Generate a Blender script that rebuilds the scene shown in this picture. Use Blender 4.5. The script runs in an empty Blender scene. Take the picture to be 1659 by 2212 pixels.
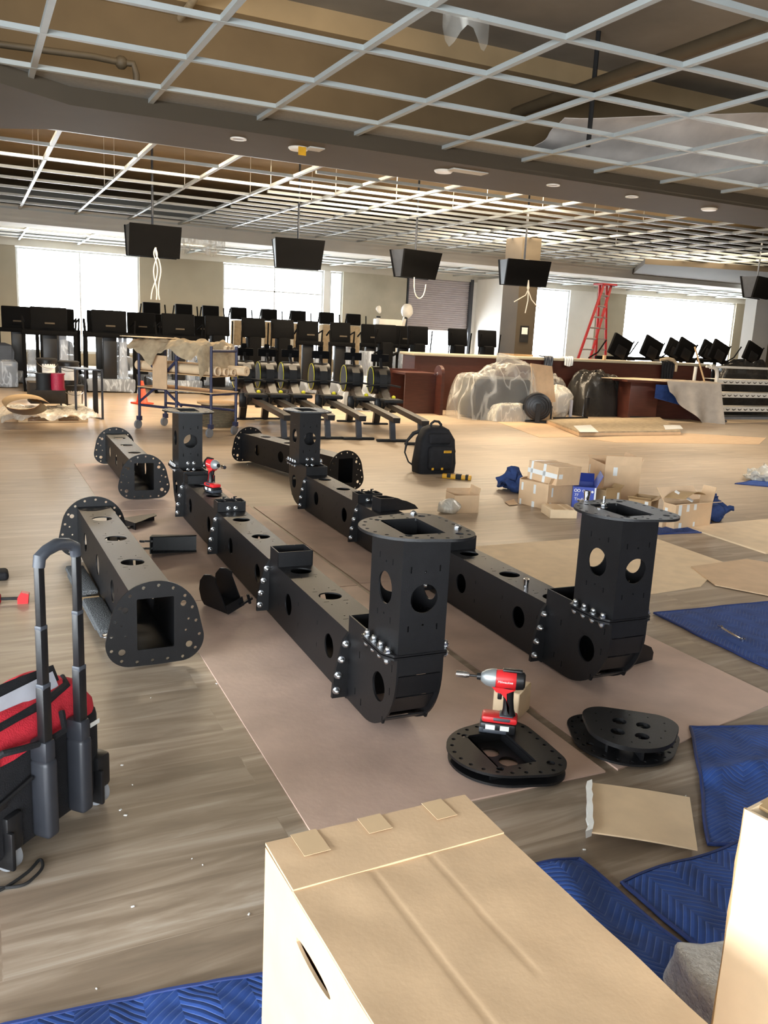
import bpy, bmesh, math, random
from mathutils import Vector, Matrix, noise
S = bpy.context.scene
COL = S.collection
R = math.radians
rnd = random.Random(7)
# ------------------------------------------------------------------ camera
FPX, PIT, ROL, YAW, CH = 1832.0, R(12.02), R(2.792), R(26.16), 1.45
f0 = Vector((0, math.cos(PIT), -math.sin(PIT)))
u0 = Vector((0, math.sin(PIT), math.cos(PIT)))
r0 = Vector((1, 0, 0))
ZR = Matrix.Rotation(-YAW, 3, 'Z')
RT = ZR @ (math.cos(ROL) * r0 + math.sin(ROL) * u0)
UP = ZR @ (-math.sin(ROL) * r0 + math.cos(ROL) * u0)
FW = ZR @ f0
EYE = Vector((0, 0, CH))
cd = bpy.data.cameras.new('camera')
cam = bpy.data.objects.new('camera', cd)
COL.objects.link(cam)
cam.matrix_world = Matrix(((RT.x, UP.x, -FW.x, EYE.x), (RT.y, UP.y, -FW.y, EYE.y), (RT.z, UP.z, -FW.z, EYE.z), (0, 0, 0, 1)))
cd.sensor_fit = 'AUTO'
cd.sensor_width = 36
cd.lens = 36 * FPX / 2212
cd.clip_start = 0.05
S.camera = cam


def ray(x, y):
    return RT * ((x - 829.5) / FPX) + UP * ((1106 - y) / FPX) + FW


def G(x, y, z=0.0):
    """point of the room where the line of sight through photo pixel x, y meets height z"""
    d = ray(x, y)
    return EYE + d * ((z - CH) / d.z)


def WY(x, y, Y):
    d = ray(x, y)
    return EYE + d * (Y / d.y)


# ------------------------------------------------------------------ light and exposure
S.view_settings.view_transform = 'Standard'
S.view_settings.look = 'None'
S.view_settings.gamma = 1
S.view_settings.use_curve_mapping = False
S.view_settings.exposure = 0.5
S.cycles.max_bounces = 7
S.cycles.diffuse_bounces = 4
S.cycles.glossy_bounces = 3
S.cycles.transmission_bounces = 4
S.cycles.transparent_max_bounces = 10
S.cycles.caustics_reflective = False
S.cycles.caustics_refractive = False
S.cycles.sample_clamp_indirect = 6
wd = bpy.data.worlds.new('daylight')
S.world = wd
wd.use_nodes = True
bg = wd.node_tree.nodes['Background']
bg.inputs[0].default_value = (0.88, 0.95, 1.0, 1)
bg.inputs[1].default_value = 16.0


def area(name, loc, rot, sx, sy, watt, col=(1, 1, 1), portal=False, spread=180):
    l = bpy.data.lights.new(name, 'AREA')
    l.shape = 'RECTANGLE'
    l.size, l.size_y = sx, sy
    l.energy = watt
    l.color = col
    l.spread = R(spread)
    o = bpy.data.objects.new(name, l)
    COL.objects.link(o)
    o.location = loc
    o.rotation_euler = rot
    if portal:
        l.cycles.is_portal = True
    return o


# daylight openings (portals only guide the sky's own light through the glass)
area('portal_back', (15, 27.9, 1.9), (R(-90), 0, 0), 30, 3.2, 1, portal=True)
area('portal_left', (-6.1, -0.2, 1.6), (0, R(-90), 0), 2.9, 9.4, 1, portal=True)
area('portal_behind', (-2.5, -5.4, 1.6), (R(90), 0, 0), 7, 2.9, 1, portal=True)
# warm temporary lamps in the ceiling void
WARM = (1.0, 0.80, 0.55)


# ------------------------------------------------------------------ helpers
def lin(c):
    return tuple(((v / 255) / 12.92 if v / 255 <= 0.04045 else ((v / 255 + 0.055) / 1.055) ** 2.4) for v in c)


def mat(name, c, rough=0.6, metal=0.0, var=0.12, scale=6.0, bump=0.0, bscale=60.0, spec=0.5, alpha=None, stretch=None, coat=0):
    m = bpy.data.materials.new(name)
    m.use_nodes = True
    nt = m.node_tree
    b = nt.nodes['Principled BSDF']
    b.inputs['Roughness'].default_value = rough
    b.inputs['Metallic'].default_value = metal
    b.inputs['Specular IOR Level'].default_value = spec
    if coat:
        b.inputs['Coat Weight'].default_value = coat
    tc = nt.nodes.new('ShaderNodeTexCoord')
    mp = nt.nodes.new('ShaderNodeMapping')
    nt.links.new(tc.outputs['Object'], mp.inputs[0])
    if stretch:
        mp.inputs['Scale'].default_value = stretch
    n = nt.nodes.new('ShaderNodeTexNoise')
    n.inputs['Scale'].default_value = scale
    n.inputs['Detail'].default_value = 4
    nt.links.new(mp.outputs[0], n.inputs['Vector'])
    cr = nt.nodes.new('ShaderNodeValToRGB')
    L = lin(c)
    cr.color_ramp.elements[0].position = 0.3
    cr.color_ramp.elements[1].position = 0.7
    cr.color_ramp.elements[0].color = (*[max(0, v * (1 - var)) for v in L], 1)
    cr.color_ramp.elements[1].color = (*[min(1, v * (1 + var)) for v in L], 1)
    nt.links.new(n.outputs[0], cr.inputs[0])
    nt.links.new(cr.outputs[0], b.inputs['Base Color'])
    if bump:
        n2 = nt.nodes.new('ShaderNodeTexNoise')
        n2.inputs['Scale'].default_value = bscale
        n2.inputs['Detail'].default_value = 3
        nt.links.new(mp.outputs[0], n2.inputs['Vector'])
        bp = nt.nodes.new('ShaderNodeBump')
        bp.inputs['Strength'].default_value = bump
        bp.inputs['Distance'].default_value = 0.01
        nt.links.new(n2.outputs[0], bp.inputs['Height'])
        nt.links.new(bp.outputs[0], b.inputs['Normal'])
    if alpha is not None:
        b.inputs['Alpha'].default_value = alpha
    return m


def film(name, c, lo, hi, scale=8.0, rough=0.25):
    """clear plastic film: wrinkles show as milky and shiny streaks over a see-through sheet"""
    m = mat(name, c, rough, 0, 0.1, 5, 0.6, 14)
    nt = m.node_tree
    b = nt.nodes['Principled BSDF']
    n = nt.nodes.new('ShaderNodeTexNoise')
    n.inputs['Scale'].default_value = scale
    n.inputs['Detail'].default_value = 2
    n.inputs['Distortion'].default_value = 0.6
    tc = [q for q in nt.nodes if q.type == 'TEX_COORD'][0]
    m3 = nt.nodes.new('ShaderNodeMapping')
    m3.inputs['Scale'].default_value = (1.2, 1.2, 0.35)
    m3.inputs['Rotation'].default_value = (0.2, 0.25, 0)
    nt.links.new(tc.outputs['Object'], m3.inputs[0])
    nt.links.new(m3.outputs[0], n.inputs['Vector'])
    sb = nt.nodes.new('ShaderNodeMath')
    sb.operation = 'SUBTRACT'
    sb.inputs[1].default_value = 0.5
    nt.links.new(n.outputs[0], sb.inputs[0])
    ab = nt.nodes.new('ShaderNodeMath')
    ab.operation = 'ABSOLUTE'
    nt.links.new(sb.outputs[0], ab.inputs[0])
    mr = nt.nodes.new('ShaderNodeMapRange')
    mr.inputs['From Min'].default_value = 0.0
    mr.inputs['From Max'].default_value = 0.05
    mr.inputs['To Min'].default_value = hi
    mr.inputs['To Max'].default_value = lo
    nt.links.new(ab.outputs[0], mr.inputs['Value'])
    nt.links.new(mr.outputs[0], b.inputs['Alpha'])
    return m


def emit(name, c, s):
    m = bpy.data.materials.new(name)
    m.use_nodes = True
    nt = m.node_tree
    b = nt.nodes['Principled BSDF']
    b.inputs['Base Color'].default_value = (*c, 1)
    b.inputs['Emission Color'].default_value = (*c, 1)
    b.inputs['Emission Strength'].default_value = s
    return m


def rz(a):
    return Matrix.Rotation(a, 4, 'Z')


def TR(x, y, z):
    return Matrix.Translation((x, y, z))


def rx(a):
    return Matrix.Rotation(a, 4, 'X')


def ry(a):
    return Matrix.Rotation(a, 4, 'Y')


def flat_mesh(outline, holes, t):
    cu = bpy.data.curves.new('outline', 'CURVE')
    cu.dimensions = '2D'
    cu.fill_mode = 'BOTH'
    cu.extrude = t / 2
    for pts in [outline] + holes:
        sp = cu.splines.new('POLY')
        sp.points.add(len(pts) - 1)
        for p, q in zip(sp.points, pts):
            p.co = (q[0], q[1], 0, 1)
        sp.use_cyclic_u = True
    o = bpy.data.objects.new('outline', cu)
    me = bpy.data.meshes.new_from_object(o)
    bpy.data.objects.remove(o)
    bpy.data.curves.remove(cu)
    return me


def text_mesh(s, size, depth=0.0005, shear=0.0):
    cu = bpy.data.curves.new('letters', 'FONT')
    cu.body = s
    cu.size = size
    cu.extrude = depth
    cu.shear = shear
    cu.align_x = 'CENTER'
    cu.align_y = 'CENTER'
    o = bpy.data.objects.new('letters', cu)
    me = bpy.data.meshes.new_from_object(o)
    bpy.data.objects.remove(o)
    bpy.data.curves.remove(cu)
    return me


def circ(cx, cy, r, n=20, a0=0.0):
    return [(cx + r * math.cos(a0 + 2 * math.pi * i / n), cy + r * math.sin(a0 + 2 * math.pi * i / n)) for i in range(n)]


def rect(cx, cy, w, h):
    return [(cx - w / 2, cy - h / 2), (cx + w / 2, cy - h / 2), (cx + w / 2, cy + h / 2), (cx - w / 2, cy + h / 2)]


def rrect(cx, cy, w, h, r, n=5):
    out = []
    for sx, sy, a in ((1, 1, 0), (-1, 1, 90), (-1, -1, 180), (1, -1, 270)):
        for i in range(n + 1):
            t = R(a + 90 * i / n)
            out.append((cx + sx * (w / 2 - r) + r * math.cos(t), cy + sy * (h / 2 - r) + r * math.sin(t)))
    return out


def hull_circles(cs, n=64):
    """outline around several circles (x, y, r): the outer tangent envelope"""
    pts = [p for c in cs for p in circ(*c, n)]
    pts = sorted(set((round(a, 5), round(b, 5)) for a, b in pts))

    def half(ps):
        h = []
        for p in ps:
            while len(h) > 1 and (h[-1][0] - h[-2][0]) * (p[1] - h[-2][1]) - (h[-1][1] - h[-2][1]) * (p[0] - h[-2][0]) <= 0:
                h.pop()
            h.append(p)
        return h[:-1]
    return half(pts) + half(pts[::-1])


class MB:
    def __init__(s):
        s.bm = bmesh.new()
        s.uv = None

    def _add(s, vs, fs, M=None):
        v = [s.bm.verts.new(M @ Vector(p) if M else p) for p in vs]
        for f in fs:
            try:
                s.bm.faces.new([v[i] for i in f])
            except ValueError:
                pass
        return s

    def mesh(s, me, M=None, mi=0):
        v = [s.bm.verts.new(M @ p.co if M else p.co) for p in me.vertices]
        for f in me.polygons:
            try:
                q = s.bm.faces.new([v[i] for i in f.vertices])
                q.material_index = mi
            except ValueError:
                pass
        return s

    def plate(s, outline, holes, t, M=None):
        return s.mesh(flat_mesh(outline, holes, t), M)

    def box(s, x0, x1, y0, y1, z0, z1, M=None):
        vs = [(x, y, z) for z in (z0, z1) for y in (y0, y1) for x in (x0, x1)]
        return s._add(vs, [(0, 2, 3, 1), (4, 5, 7, 6), (0, 1, 5, 4), (2, 6, 7, 3), (0, 4, 6, 2), (1, 3, 7, 5)], M)

    def rbox(s, x0, x1, y0, y1, z0, z1, r=0.01, M=None, seg=2):
        t = bmesh.new()
        vs = [t.verts.new((x, y, z)) for z in (z0, z1) for y in (y0, y1) for x in (x0, x1)]
        for f in [(0, 2, 3, 1), (4, 5, 7, 6), (0, 1, 5, 4), (2, 6, 7, 3), (0, 4, 6, 2), (1, 3, 7, 5)]:
            t.faces.new([vs[i] for i in f])
        bmesh.ops.bevel(t, geom=t.edges[:], offset=r, segments=seg, profile=0.5, affect='EDGES')
        t.verts.index_update()
        s._add([v.co.copy() for v in t.verts], [[v.index for v in f.verts] for f in t.faces], M)
        t.free()
        return s

    def prism(s, poly, z0, z1, M=None):
        n = len(poly)
        vs = [(x, y, z0) for x, y in poly] + [(x, y, z1) for x, y in poly]
        return s._add(vs, [tuple(range(n))[::-1], tuple(range(n, 2 * n))] + [(i, (i + 1) % n, n + (i + 1) % n, n + i) for i in range(n)], M)

    def loft(s, rings, M=None, cap=True, close=True):
        n = len(rings[0])
        vs = [p for r_ in rings for p in r_]
        fs = []
        for k in range(len(rings) - 1):
            for i in range(n if close else n - 1):
                j = (i + 1) % n
                fs.append((k * n + i, k * n + j, (k + 1) * n + j, (k + 1) * n + i))
        if cap:
            fs.append(tuple(range(n))[::-1])
            fs.append(tuple(range((len(rings) - 1) * n, len(rings) * n)))
        return s._add(vs, fs, M)

    def cyl(s, p, q, r, r2=None, n=16, M=None, cap=True):
        p, q = Vector(p), Vector(q)
        d = (q - p).normalized()
        a = d.orthogonal().normalized()
        b = d.cross(a)
        r2 = r if r2 is None else r2
        ring = lambda c, rr: [c + a * (rr * math.cos(2 * math.pi * i / n)) + b * (rr * math.sin(2 * math.pi * i / n)) for i in range(n)]
        return s.loft([ring(p, r), ring(q, r2)], M, cap)

    def pipe(s, p, q, r, ri, n=24, M=None):
        """open tube with wall thickness"""
        p, q = Vector(p), Vector(q)
        d = (q - p).normalized()
        a = d.orthogonal().normalized()
        b = d.cross(a)
        ring = lambda c, rr: [c + a * (rr * math.cos(2 * math.pi * i / n)) + b * (rr * math.sin(2 * math.pi * i / n)) for i in range(n)]
        return s.loft([ring(p, ri), ring(p, r), ring(q, r), ring(q, ri), ring(p, ri)], M, False)

    def tube(s, pts, r, n=8, M=None, closed=False):
        pts = [Vector(p) for p in pts]
        rings = []
        prev = None
        for i, p in enumerate(pts):
            d = (pts[(i + 1) % len(pts)] - pts[i - 1]) if closed else (pts[min(i + 1, len(pts) - 1)] - pts[max(i - 1, 0)])
            d.normalize()
            a = d.orthogonal().normalized() if prev is None else (prev - d * prev.dot(d)).normalized()
            prev = a
            b = d.cross(a)
            rr = r[i] if isinstance(r, (list, tuple)) else r
            rings.append([p + a * (rr * math.cos(2 * math.pi * k / n)) + b * (rr * math.sin(2 * math.pi * k / n)) for k in range(n)])
        if closed:
            rings.append(rings[0])
        return s.loft(rings, M, not closed)

    def lathe(s, prof, n=24, M=None):
        """profile (r, z) turned about z"""
        rings = [[(max(r, 1e-4) * math.cos(2 * math.pi * i / n), max(r, 1e-4) * math.sin(2 * math.pi * i / n), z) for i in range(n)] for r, z in prof]
        return s.loft(rings, M, True)

    def ball(s, c, r, sc=(1, 1, 1), n=12, M=None):
        c = Vector(c)
        prof = [(r * math.sin(math.pi * i / n), -r * math.cos(math.pi * i / n)) for i in range(n + 1)]
        Q = TR(*c) @ Matrix.Diagonal((*sc, 1))
        return s.lathe(prof, 2 * n, (M @ Q) if M else Q)

    def sheet(s, nx, ny, fn, t=0.0, uvs=None, M=None):
        """surface fn(u, v) -> point, optional thickness t downwards, uv in metres"""
        if s.uv is None:
            s.uv = s.bm.loops.layers.uv.new('UVMap')
        P = [[Vector(fn(i / nx, j / ny)) for i in range(nx + 1)] for j in range(ny + 1)]

        def put(off, flip):
            V = [[s.bm.verts.new((M @ (p + Vector((0, 0, off)))) if M else p + Vector((0, 0, off))) for p in row] for row in P]
            for j in range(ny):
                for i in range(nx):
                    q = [(i, j), (i + 1, j), (i + 1, j + 1), (i, j + 1)]
                    if flip:
                        q = q[::-1]
                    f = s.bm.faces.new([V[b][a] for a, b in q])
                    for lp, (a, b) in zip(f.loops, q):
                        lp[s.uv].uv = uvs(a / nx, b / ny) if uvs else (a / nx, b / ny)
            return V
        A = put(0, False)
        if t:
            B = put(-t, True)
            edge = [(i, 0) for i in range(nx)] + [(nx, j) for j in range(ny)] + [(i, ny) for i in range(nx, 0, -1)] + [(0, j) for j in range(ny, 0, -1)]
            for k in range(len(edge)):
                (a, b), (c, d) = edge[k], edge[(k + 1) % len(edge)]
                s.bm.faces.new((A[b][a], B[b][a], B[d][c], A[d][c]))
        return s

    def jitter(s, amp, sc, seed=0, keep_floor=None):
        for v in s.bm.verts:
            n = noise.noise_vector(v.co * sc + Vector((seed * 7.3, seed * 3.1, seed)))
            v.co += n * amp
            if keep_floor is not None and v.co.z < keep_floor:
                v.co.z = keep_floor
        return s

    def subdiv(s, n=1):
        bmesh.ops.subdivide_edges(s.bm, edges=s.bm.edges[:], cuts=n, use_grid_fill=True)
        return s

    def data(s, name, m, ang=40):
        bmesh.ops.recalc_face_normals(s.bm, faces=s.bm.faces[:])
        me = bpy.data.meshes.new(name)
        s.bm.to_mesh(me)
        s.bm.free()
        for k in (m if isinstance(m, (list, tuple)) else [m]):
            me.materials.append(k)
        for p in me.polygons:
            p.use_smooth = True
        me.set_sharp_from_angle(angle=R(ang))
        return me


def ob(name, mb, m, parent=None, ang=40, loc=None, rot=None):
    o = bpy.data.objects.new(name, mb.data(name, m, ang) if isinstance(mb, MB) else mb)
    COL.objects.link(o)
    if parent:
        o.parent = parent
    if loc:
        o.location = loc
    if rot:
        o.rotation_euler = rot
    return o


def tag(o, label, cat, group=None):
    o['label'] = label
    o['category'] = cat
    if group:
        o['group'] = group
    return o


def thing(name, label, cat, loc=(0, 0, 0), rot=0, group=None):
    o = bpy.data.objects.new(name, None)
    o.empty_display_size = 0.1
    COL.objects.link(o)
    o.location = loc
    o.rotation_euler = (0, 0, rot) if isinstance(rot, (int, float)) else rot
    return tag(o, label, cat, group)


def struct(name, mb, m, parent=None, ang=40):
    o = ob(name, mb, m, parent, ang)
    o['kind'] = 'structure'
    return o


KIDS = {}


def dup(o, loc=None, rot=None, label=None, group=None, parent=None):
    c = o.copy()
    COL.objects.link(c)
    if parent:
        c.parent = parent
    if loc is not None:
        c.location = loc
    if rot is not None:
        c.rotation_euler = (0, 0, rot) if isinstance(rot, (int, float)) else rot
    if label:
        c['label'] = label
    if group:
        c['group'] = group
    for k in list(o.children):
        dup(k, parent=c)
    return c


# ------------------------------------------------------------------ materials
def plank_floor():
    m = bpy.data.materials.new('vinyl_plank_floor')
    m.use_nodes = True
    nt = m.node_tree
    N, K = nt.nodes.new, nt.links.new
    b = nt.nodes['Principled BSDF']
    tc = N('ShaderNodeTexCoord')
    br = N('ShaderNodeTexBrick')
    br.offset = 0.37
    br.inputs['Scale'].default_value = 1
    br.inputs['Brick Width'].default_value = 1.22
    br.inputs['Row Height'].default_value = 0.2
    br.inputs['Mortar Size'].default_value = 0.0012
    br.inputs['Mortar Smooth'].default_value = 0.3
    br.inputs['Color1'].default_value = (0, 0, 0, 1)
    br.inputs['Color2'].default_value = (1, 1, 1, 1)
    br.inputs['Mortar'].default_value = (0.3, 0.3, 0.3, 1)
    K(tc.outputs['Object'], br.inputs['Vector'])
    mp = N('ShaderNodeMapping')
    mp.inputs['Scale'].default_value = (0.8, 7.5, 1)
    K(tc.outputs['Object'], mp.inputs[0])
    add = N('ShaderNodeVectorMath')
    add.operation = 'ADD'
    K(mp.outputs[0], add.inputs[0])
    sc = N('ShaderNodeVectorMath')
    sc.operation = 'SCALE'
    sc.inputs['Scale'].default_value = 9
    K(br.outputs['Color'], sc.inputs[0])
    K(sc.outputs[0], add.inputs[1])
    n = N('ShaderNodeTexNoise')
    n.inputs['Scale'].default_value = 1.6
    n.inputs['Detail'].default_value = 6
    n.inputs['Roughness'].default_value = 0.6
    n.inputs['Distortion'].default_value = 0.8
    K(add.outputs[0], n.inputs['Vector'])
    cr = N('ShaderNodeValToRGB')
    e = cr.color_ramp.elements
    e[0].position, e[0].color = 0.28, (*lin((84, 74, 66)), 1)
    e[1].position, e[1].color = 0.74, (*lin((190, 184, 176)), 1)
    k = e.new(0.46)
    k.color = (*lin((120, 106, 93)), 1)
    k = e.new(0.6)
    k.color = (*lin((156, 143, 129)), 1)
    K(n.outputs[0], cr.inputs[0])
    mx = N('ShaderNodeMix')
    mx.data_type = 'RGBA'
    mx.blend_type = 'MULTIPLY'
    mx.inputs[0].default_value = 0.55
    K(cr.outputs[0], mx.inputs[6])
    gr = N('ShaderNodeValToRGB')
    gr.color_ramp.elements[0].color = (0.68, 0.67, 0.66, 1)
    gr.color_ramp.elements[1].color = (1.1, 1.05, 1.0, 1)
    K(br.outputs['Color'], gr.inputs[0])
    K(gr.outputs[0], mx.inputs[7])
    # building dust in loose patches, its tan also painting in warm light
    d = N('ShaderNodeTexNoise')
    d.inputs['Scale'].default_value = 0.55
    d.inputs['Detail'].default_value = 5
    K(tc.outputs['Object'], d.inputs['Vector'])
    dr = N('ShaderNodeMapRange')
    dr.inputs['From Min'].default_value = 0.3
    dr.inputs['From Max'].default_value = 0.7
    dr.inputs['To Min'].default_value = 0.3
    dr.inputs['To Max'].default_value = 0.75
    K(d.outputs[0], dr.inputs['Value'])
    # ramp adds more dust tan farther back, painting in the warm mid-floor light
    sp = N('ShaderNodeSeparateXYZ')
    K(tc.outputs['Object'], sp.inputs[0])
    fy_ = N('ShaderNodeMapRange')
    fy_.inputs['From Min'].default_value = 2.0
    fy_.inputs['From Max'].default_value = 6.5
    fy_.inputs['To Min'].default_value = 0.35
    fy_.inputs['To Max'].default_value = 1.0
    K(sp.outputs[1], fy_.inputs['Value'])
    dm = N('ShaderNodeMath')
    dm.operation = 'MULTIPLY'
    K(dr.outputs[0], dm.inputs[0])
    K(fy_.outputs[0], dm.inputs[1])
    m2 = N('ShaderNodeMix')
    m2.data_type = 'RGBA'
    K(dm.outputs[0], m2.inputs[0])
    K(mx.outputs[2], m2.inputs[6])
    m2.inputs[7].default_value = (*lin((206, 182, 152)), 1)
    K(m2.outputs[2], b.inputs['Base Color'])
    b.inputs['Roughness'].default_value = 0.4
    b.inputs['Specular IOR Level'].default_value = 0.55
    bp = N('ShaderNodeBump')
    bp.inputs['Strength'].default_value = 0.12
    bp.inputs['Distance'].default_value = 0.004
    K(n.outputs[0], bp.inputs['Height'])
    K(bp.outputs[0], b.inputs['Normal'])
    return m


def quilt(name, c):
    """moving blanket: zigzag stitching over a puffy cloth, laid out by the cloth's own UV in metres"""
    m = mat(name, c, 0.75, 0, 0.25, 14, 0, spec=0.25)
    nt = m.node_tree
    N, K = nt.nodes.new, nt.links.new
    b = nt.nodes['Principled BSDF']
    uv = N('ShaderNodeUVMap')
    sx = N('ShaderNodeSeparateXYZ')
    K(uv.outputs[0], sx.inputs[0])

    def mth(op, a, bb=None):
        q = N('ShaderNodeMath')
        q.operation = op
        for i, v in enumerate((a, bb)):
            if v is None:
                continue
            if isinstance(v, (int, float)):
                q.inputs[i].default_value = v
            else:
                K(v, q.inputs[i])
        return q.outputs[0]
    zig = mth('PINGPONG', sx.outputs[0], 0.075)
    t = mth('ADD', sx.outputs[1], mth('MULTIPLY', zig, 0.9))
    fr = mth('PINGPONG', t, 0.0115)
    h = mth('POWER', mth('DIVIDE', fr, 0.0115), 0.4)
    bp = N('ShaderNodeBump')
    bp.inputs['Strength'].default_value = 0.6
    bp.inputs['Distance'].default_value = 0.005
    K(h, bp.inputs['Height'])
    K(bp.outputs[0], b.inputs['Normal'])
    cr = [q for q in nt.nodes if q.type == 'VALTORGB'][0]
    mx = N('ShaderNodeMix')
    mx.data_type = 'RGBA'
    st = mth('LESS_THAN', fr, 0.0016)
    K(mth('MULTIPLY', st, 0.3), mx.inputs[0])
    K(cr.outputs[0], mx.inputs[6])
    mx.inputs[7].default_value = (*lin((128, 150, 200)), 1)
    K(mx.outputs[2], b.inputs['Base Color'])
    return m


def carton(name, c, rough=0.6):
    m = mat(name, c, rough, 0, 0.07, 9, 0.04, 90, 0.45)
    return m


M = dict(
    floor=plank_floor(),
    black=mat('black_powder_coated_steel', (19, 19, 21), 0.42, 0, 0.15, 20, 0.15, 300, 0.4),
    zinc=mat('zinc_plated_steel', (205, 208, 212), 0.22, 1.0, 0.08, 20),
    chrome=mat('chrome', (225, 225, 228), 0.12, 1.0, 0.04, 10),
    rubber=mat('black_rubber', (24, 24, 25), 0.7, 0, 0.15, 15),
    plastic=mat('black_plastic', (22, 22, 24), 0.4, 0, 0.1, 12),
    plast3=mat('charcoal_plastic', (44, 46, 52), 0.45, 0, 0.1, 12),
    plast2=mat('dark_grey_plastic', (62, 66, 74), 0.45, 0, 0.1, 12),
    screen=mat('matte_black_casing', (12, 12, 13), 0.75, 0, 0.1, 8, spec=0.1),
    grey=mat('grey_plastic', (128, 130, 134), 0.5, 0, 0.08, 8),
    hard=mat('brown_hardboard', (204, 176, 160), 0.5, 0, 0.16, 3.5, 0.08, 40, 0.4),
    card=carton('kraft_cardboard', (210, 178, 142)),
    card2=carton('pale_kraft_cardboard', (230, 204, 168)),
    card3=carton('dull_kraft_cardboard', (168, 138, 98)),
    tape=mat('clear_packing_tape', (214, 184, 146), 0.25, 0, 0.05, 8, spec=0.6),
    wtape=mat('white_tape', (222, 224, 222), 0.4, 0, 0.05, 8),
    blanket=quilt('blue_quilted_blanket', (44, 74, 140)),
    blanket2=mat('blue_blanket_lining', (48, 66, 110), 0.8, 0, 0.3, 12, 0.5, 30, 0.2),
    hem=mat('blue_blanket_binding', (32, 52, 108), 0.7, 0, 0.15, 30),
    red=mat('red_tool_plastic', (214, 42, 46), 0.38, 0, 0.06, 10),
    redcloth=mat('red_nylon_cloth', (196, 44, 58), 0.7, 0, 0.12, 25, 0.3, 200, 0.3),
    blkcloth=mat('black_nylon_cloth', (28, 28, 31), 0.75, 0, 0.2, 25, 0.3, 250, 0.3),
    silver=mat('silver_lining_cloth', (178, 180, 190), 0.5, 0, 0.08, 20),
    alloy=mat('cast_alloy', (168, 174, 176), 0.4, 0.6, 0.06, 15),
    white=mat('white_paint', (236, 232, 222), 0.45, 0, 0.04, 6),
    label=mat('white_paper_label', (226, 226, 222), 0.6, 0, 0.05, 30),
    yellow=mat('yellow_plastic', (232, 224, 40), 0.45, 0, 0.05, 10),
    amber=mat('amber_yellow_plastic', (226, 168, 40), 0.45, 0, 0.1, 12),
    orange=mat('orange_cone_plastic', (240, 72, 40), 0.5, 0, 0.06, 8),
    cherry=mat('cherry_wood_laminate', (74, 38, 29), 0.4, 0, 0.18, 4, stretch=(1, 1, 12)),
    stone=mat('speckled_stone', (176, 166, 142), 0.35, 0, 0.3, 160),
    wood=mat('raw_pallet_wood', (206, 172, 128), 0.75, 0, 0.15, 5, stretch=(1, 14, 14)),
    paper=mat('kraft_paper', (190, 160, 118), 0.7, 0, 0.1, 6, 0.1, 30),
    canvas=mat('canvas_drop_cloth', (176, 158, 130), 0.85, 0, 0.18, 12, 0.3, 80, 0.2),
    gcloth=mat('grey_drop_cloth', (176, 166, 154), 0.85, 0, 0.1, 8, 0.2, 200, 0.2),
    wall=mat('grey_painted_wall', (150, 142, 126), 0.8, 0, 0.04, 2),
    drywall=mat('taped_drywall', (176, 172, 158), 0.85, 0, 0.12, 1.3),
    wallw=mat('white_primed_wall', (222, 222, 220), 0.8, 0, 0.04, 1.5),
    column=mat('brown_painted_column', (74, 65, 52), 0.7, 0, 0.05, 3),
    soffit=mat('taupe_painted_soffit', (80, 71, 58), 0.8, 0, 0.05, 2),
    soffw=mat('pale_painted_soffit', (196, 194, 186), 0.8, 0, 0.04, 2),
    grid=mat('white_enamel_grid', (164, 170, 170), 0.5, 0, 0.03, 6),
    deck=mat('grey_ceiling_void', (132, 126, 117), 0.9, 0, 0.15, 1.2),
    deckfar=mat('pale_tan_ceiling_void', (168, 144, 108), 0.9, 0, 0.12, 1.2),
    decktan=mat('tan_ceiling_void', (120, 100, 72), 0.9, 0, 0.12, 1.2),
    tile=mat('ceiling_tile', (140, 141, 138), 0.9, 0, 0.08, 20),
    frame=mat('window_frame_alloy', (205, 208, 210), 0.4, 0.3, 0.03, 6),
    shutter=mat('grey_steel_shutter', (188, 182, 186), 0.5, 0.0, 0.05, 4),
    blue=mat('blue_cart_paint', (46, 50, 78), 0.5, 0, 0.12, 10),
    bluebox=mat('printed_blue_card', (42, 66, 158), 0.45, 0, 0.06, 8),
    reel=mat('red_wire', (178, 34, 62), 0.5, 0, 0.15, 60, 0.4, 90),
    rope=mat('grey_cable', (118, 106, 84), 0.7, 0, 0.2, 30),
    insul=mat('white_insulation_facing', (226, 220, 216), 0.6, 0, 0.12, 2.5, 0.6, 5),
    carpet=mat('grey_carpet_pad', (96, 98, 100), 0.95, 0, 0.5, 120, 0.8, 150, 0.1),
    pipe=mat('painted_sprinkler_pipe', (84, 72, 54), 0.6, 0, 0.1, 5),
    red2=mat('red_fibreglass_rail', (168, 40, 44), 0.45, 0, 0.08, 8),
    alu=mat('aluminium', (196, 198, 200), 0.35, 0.8, 0.05, 10),
    dust=mat('dark_dust', (60, 52, 44), 0.9, 0, 0.2, 10),
)
FILM = film('clear_plastic_sheeting', (224, 222, 214), 0.2, 0.52, 2.6)
FILM2 = film('shrink_wrap_film', (206, 216, 230), 0.42, 0.85, 5)
BAG = film('milky_plastic_bag', (222, 218, 206), 0.55, 0.9, 7)
BUBBLE = mat('bubble_wrap', (232, 238, 246), 0.25, 0, 0.12, 30, 0.8, 70, 0.7)
DARKFILM = film('black_plastic_sheeting', (52, 50, 47), 0.85, 1.0, 3)
# ================================================================== THE SETTING
X0, X1, Y0, Y1, ZC, ZD = -6.0, 33.0, -5.0, 27.5, 3.8, 5.2
struct('floor', MB().box(X0 - 1, X1 + 1, Y0 - 1, Y1 + 1, -0.12, 0.0), M['floor'])
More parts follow.
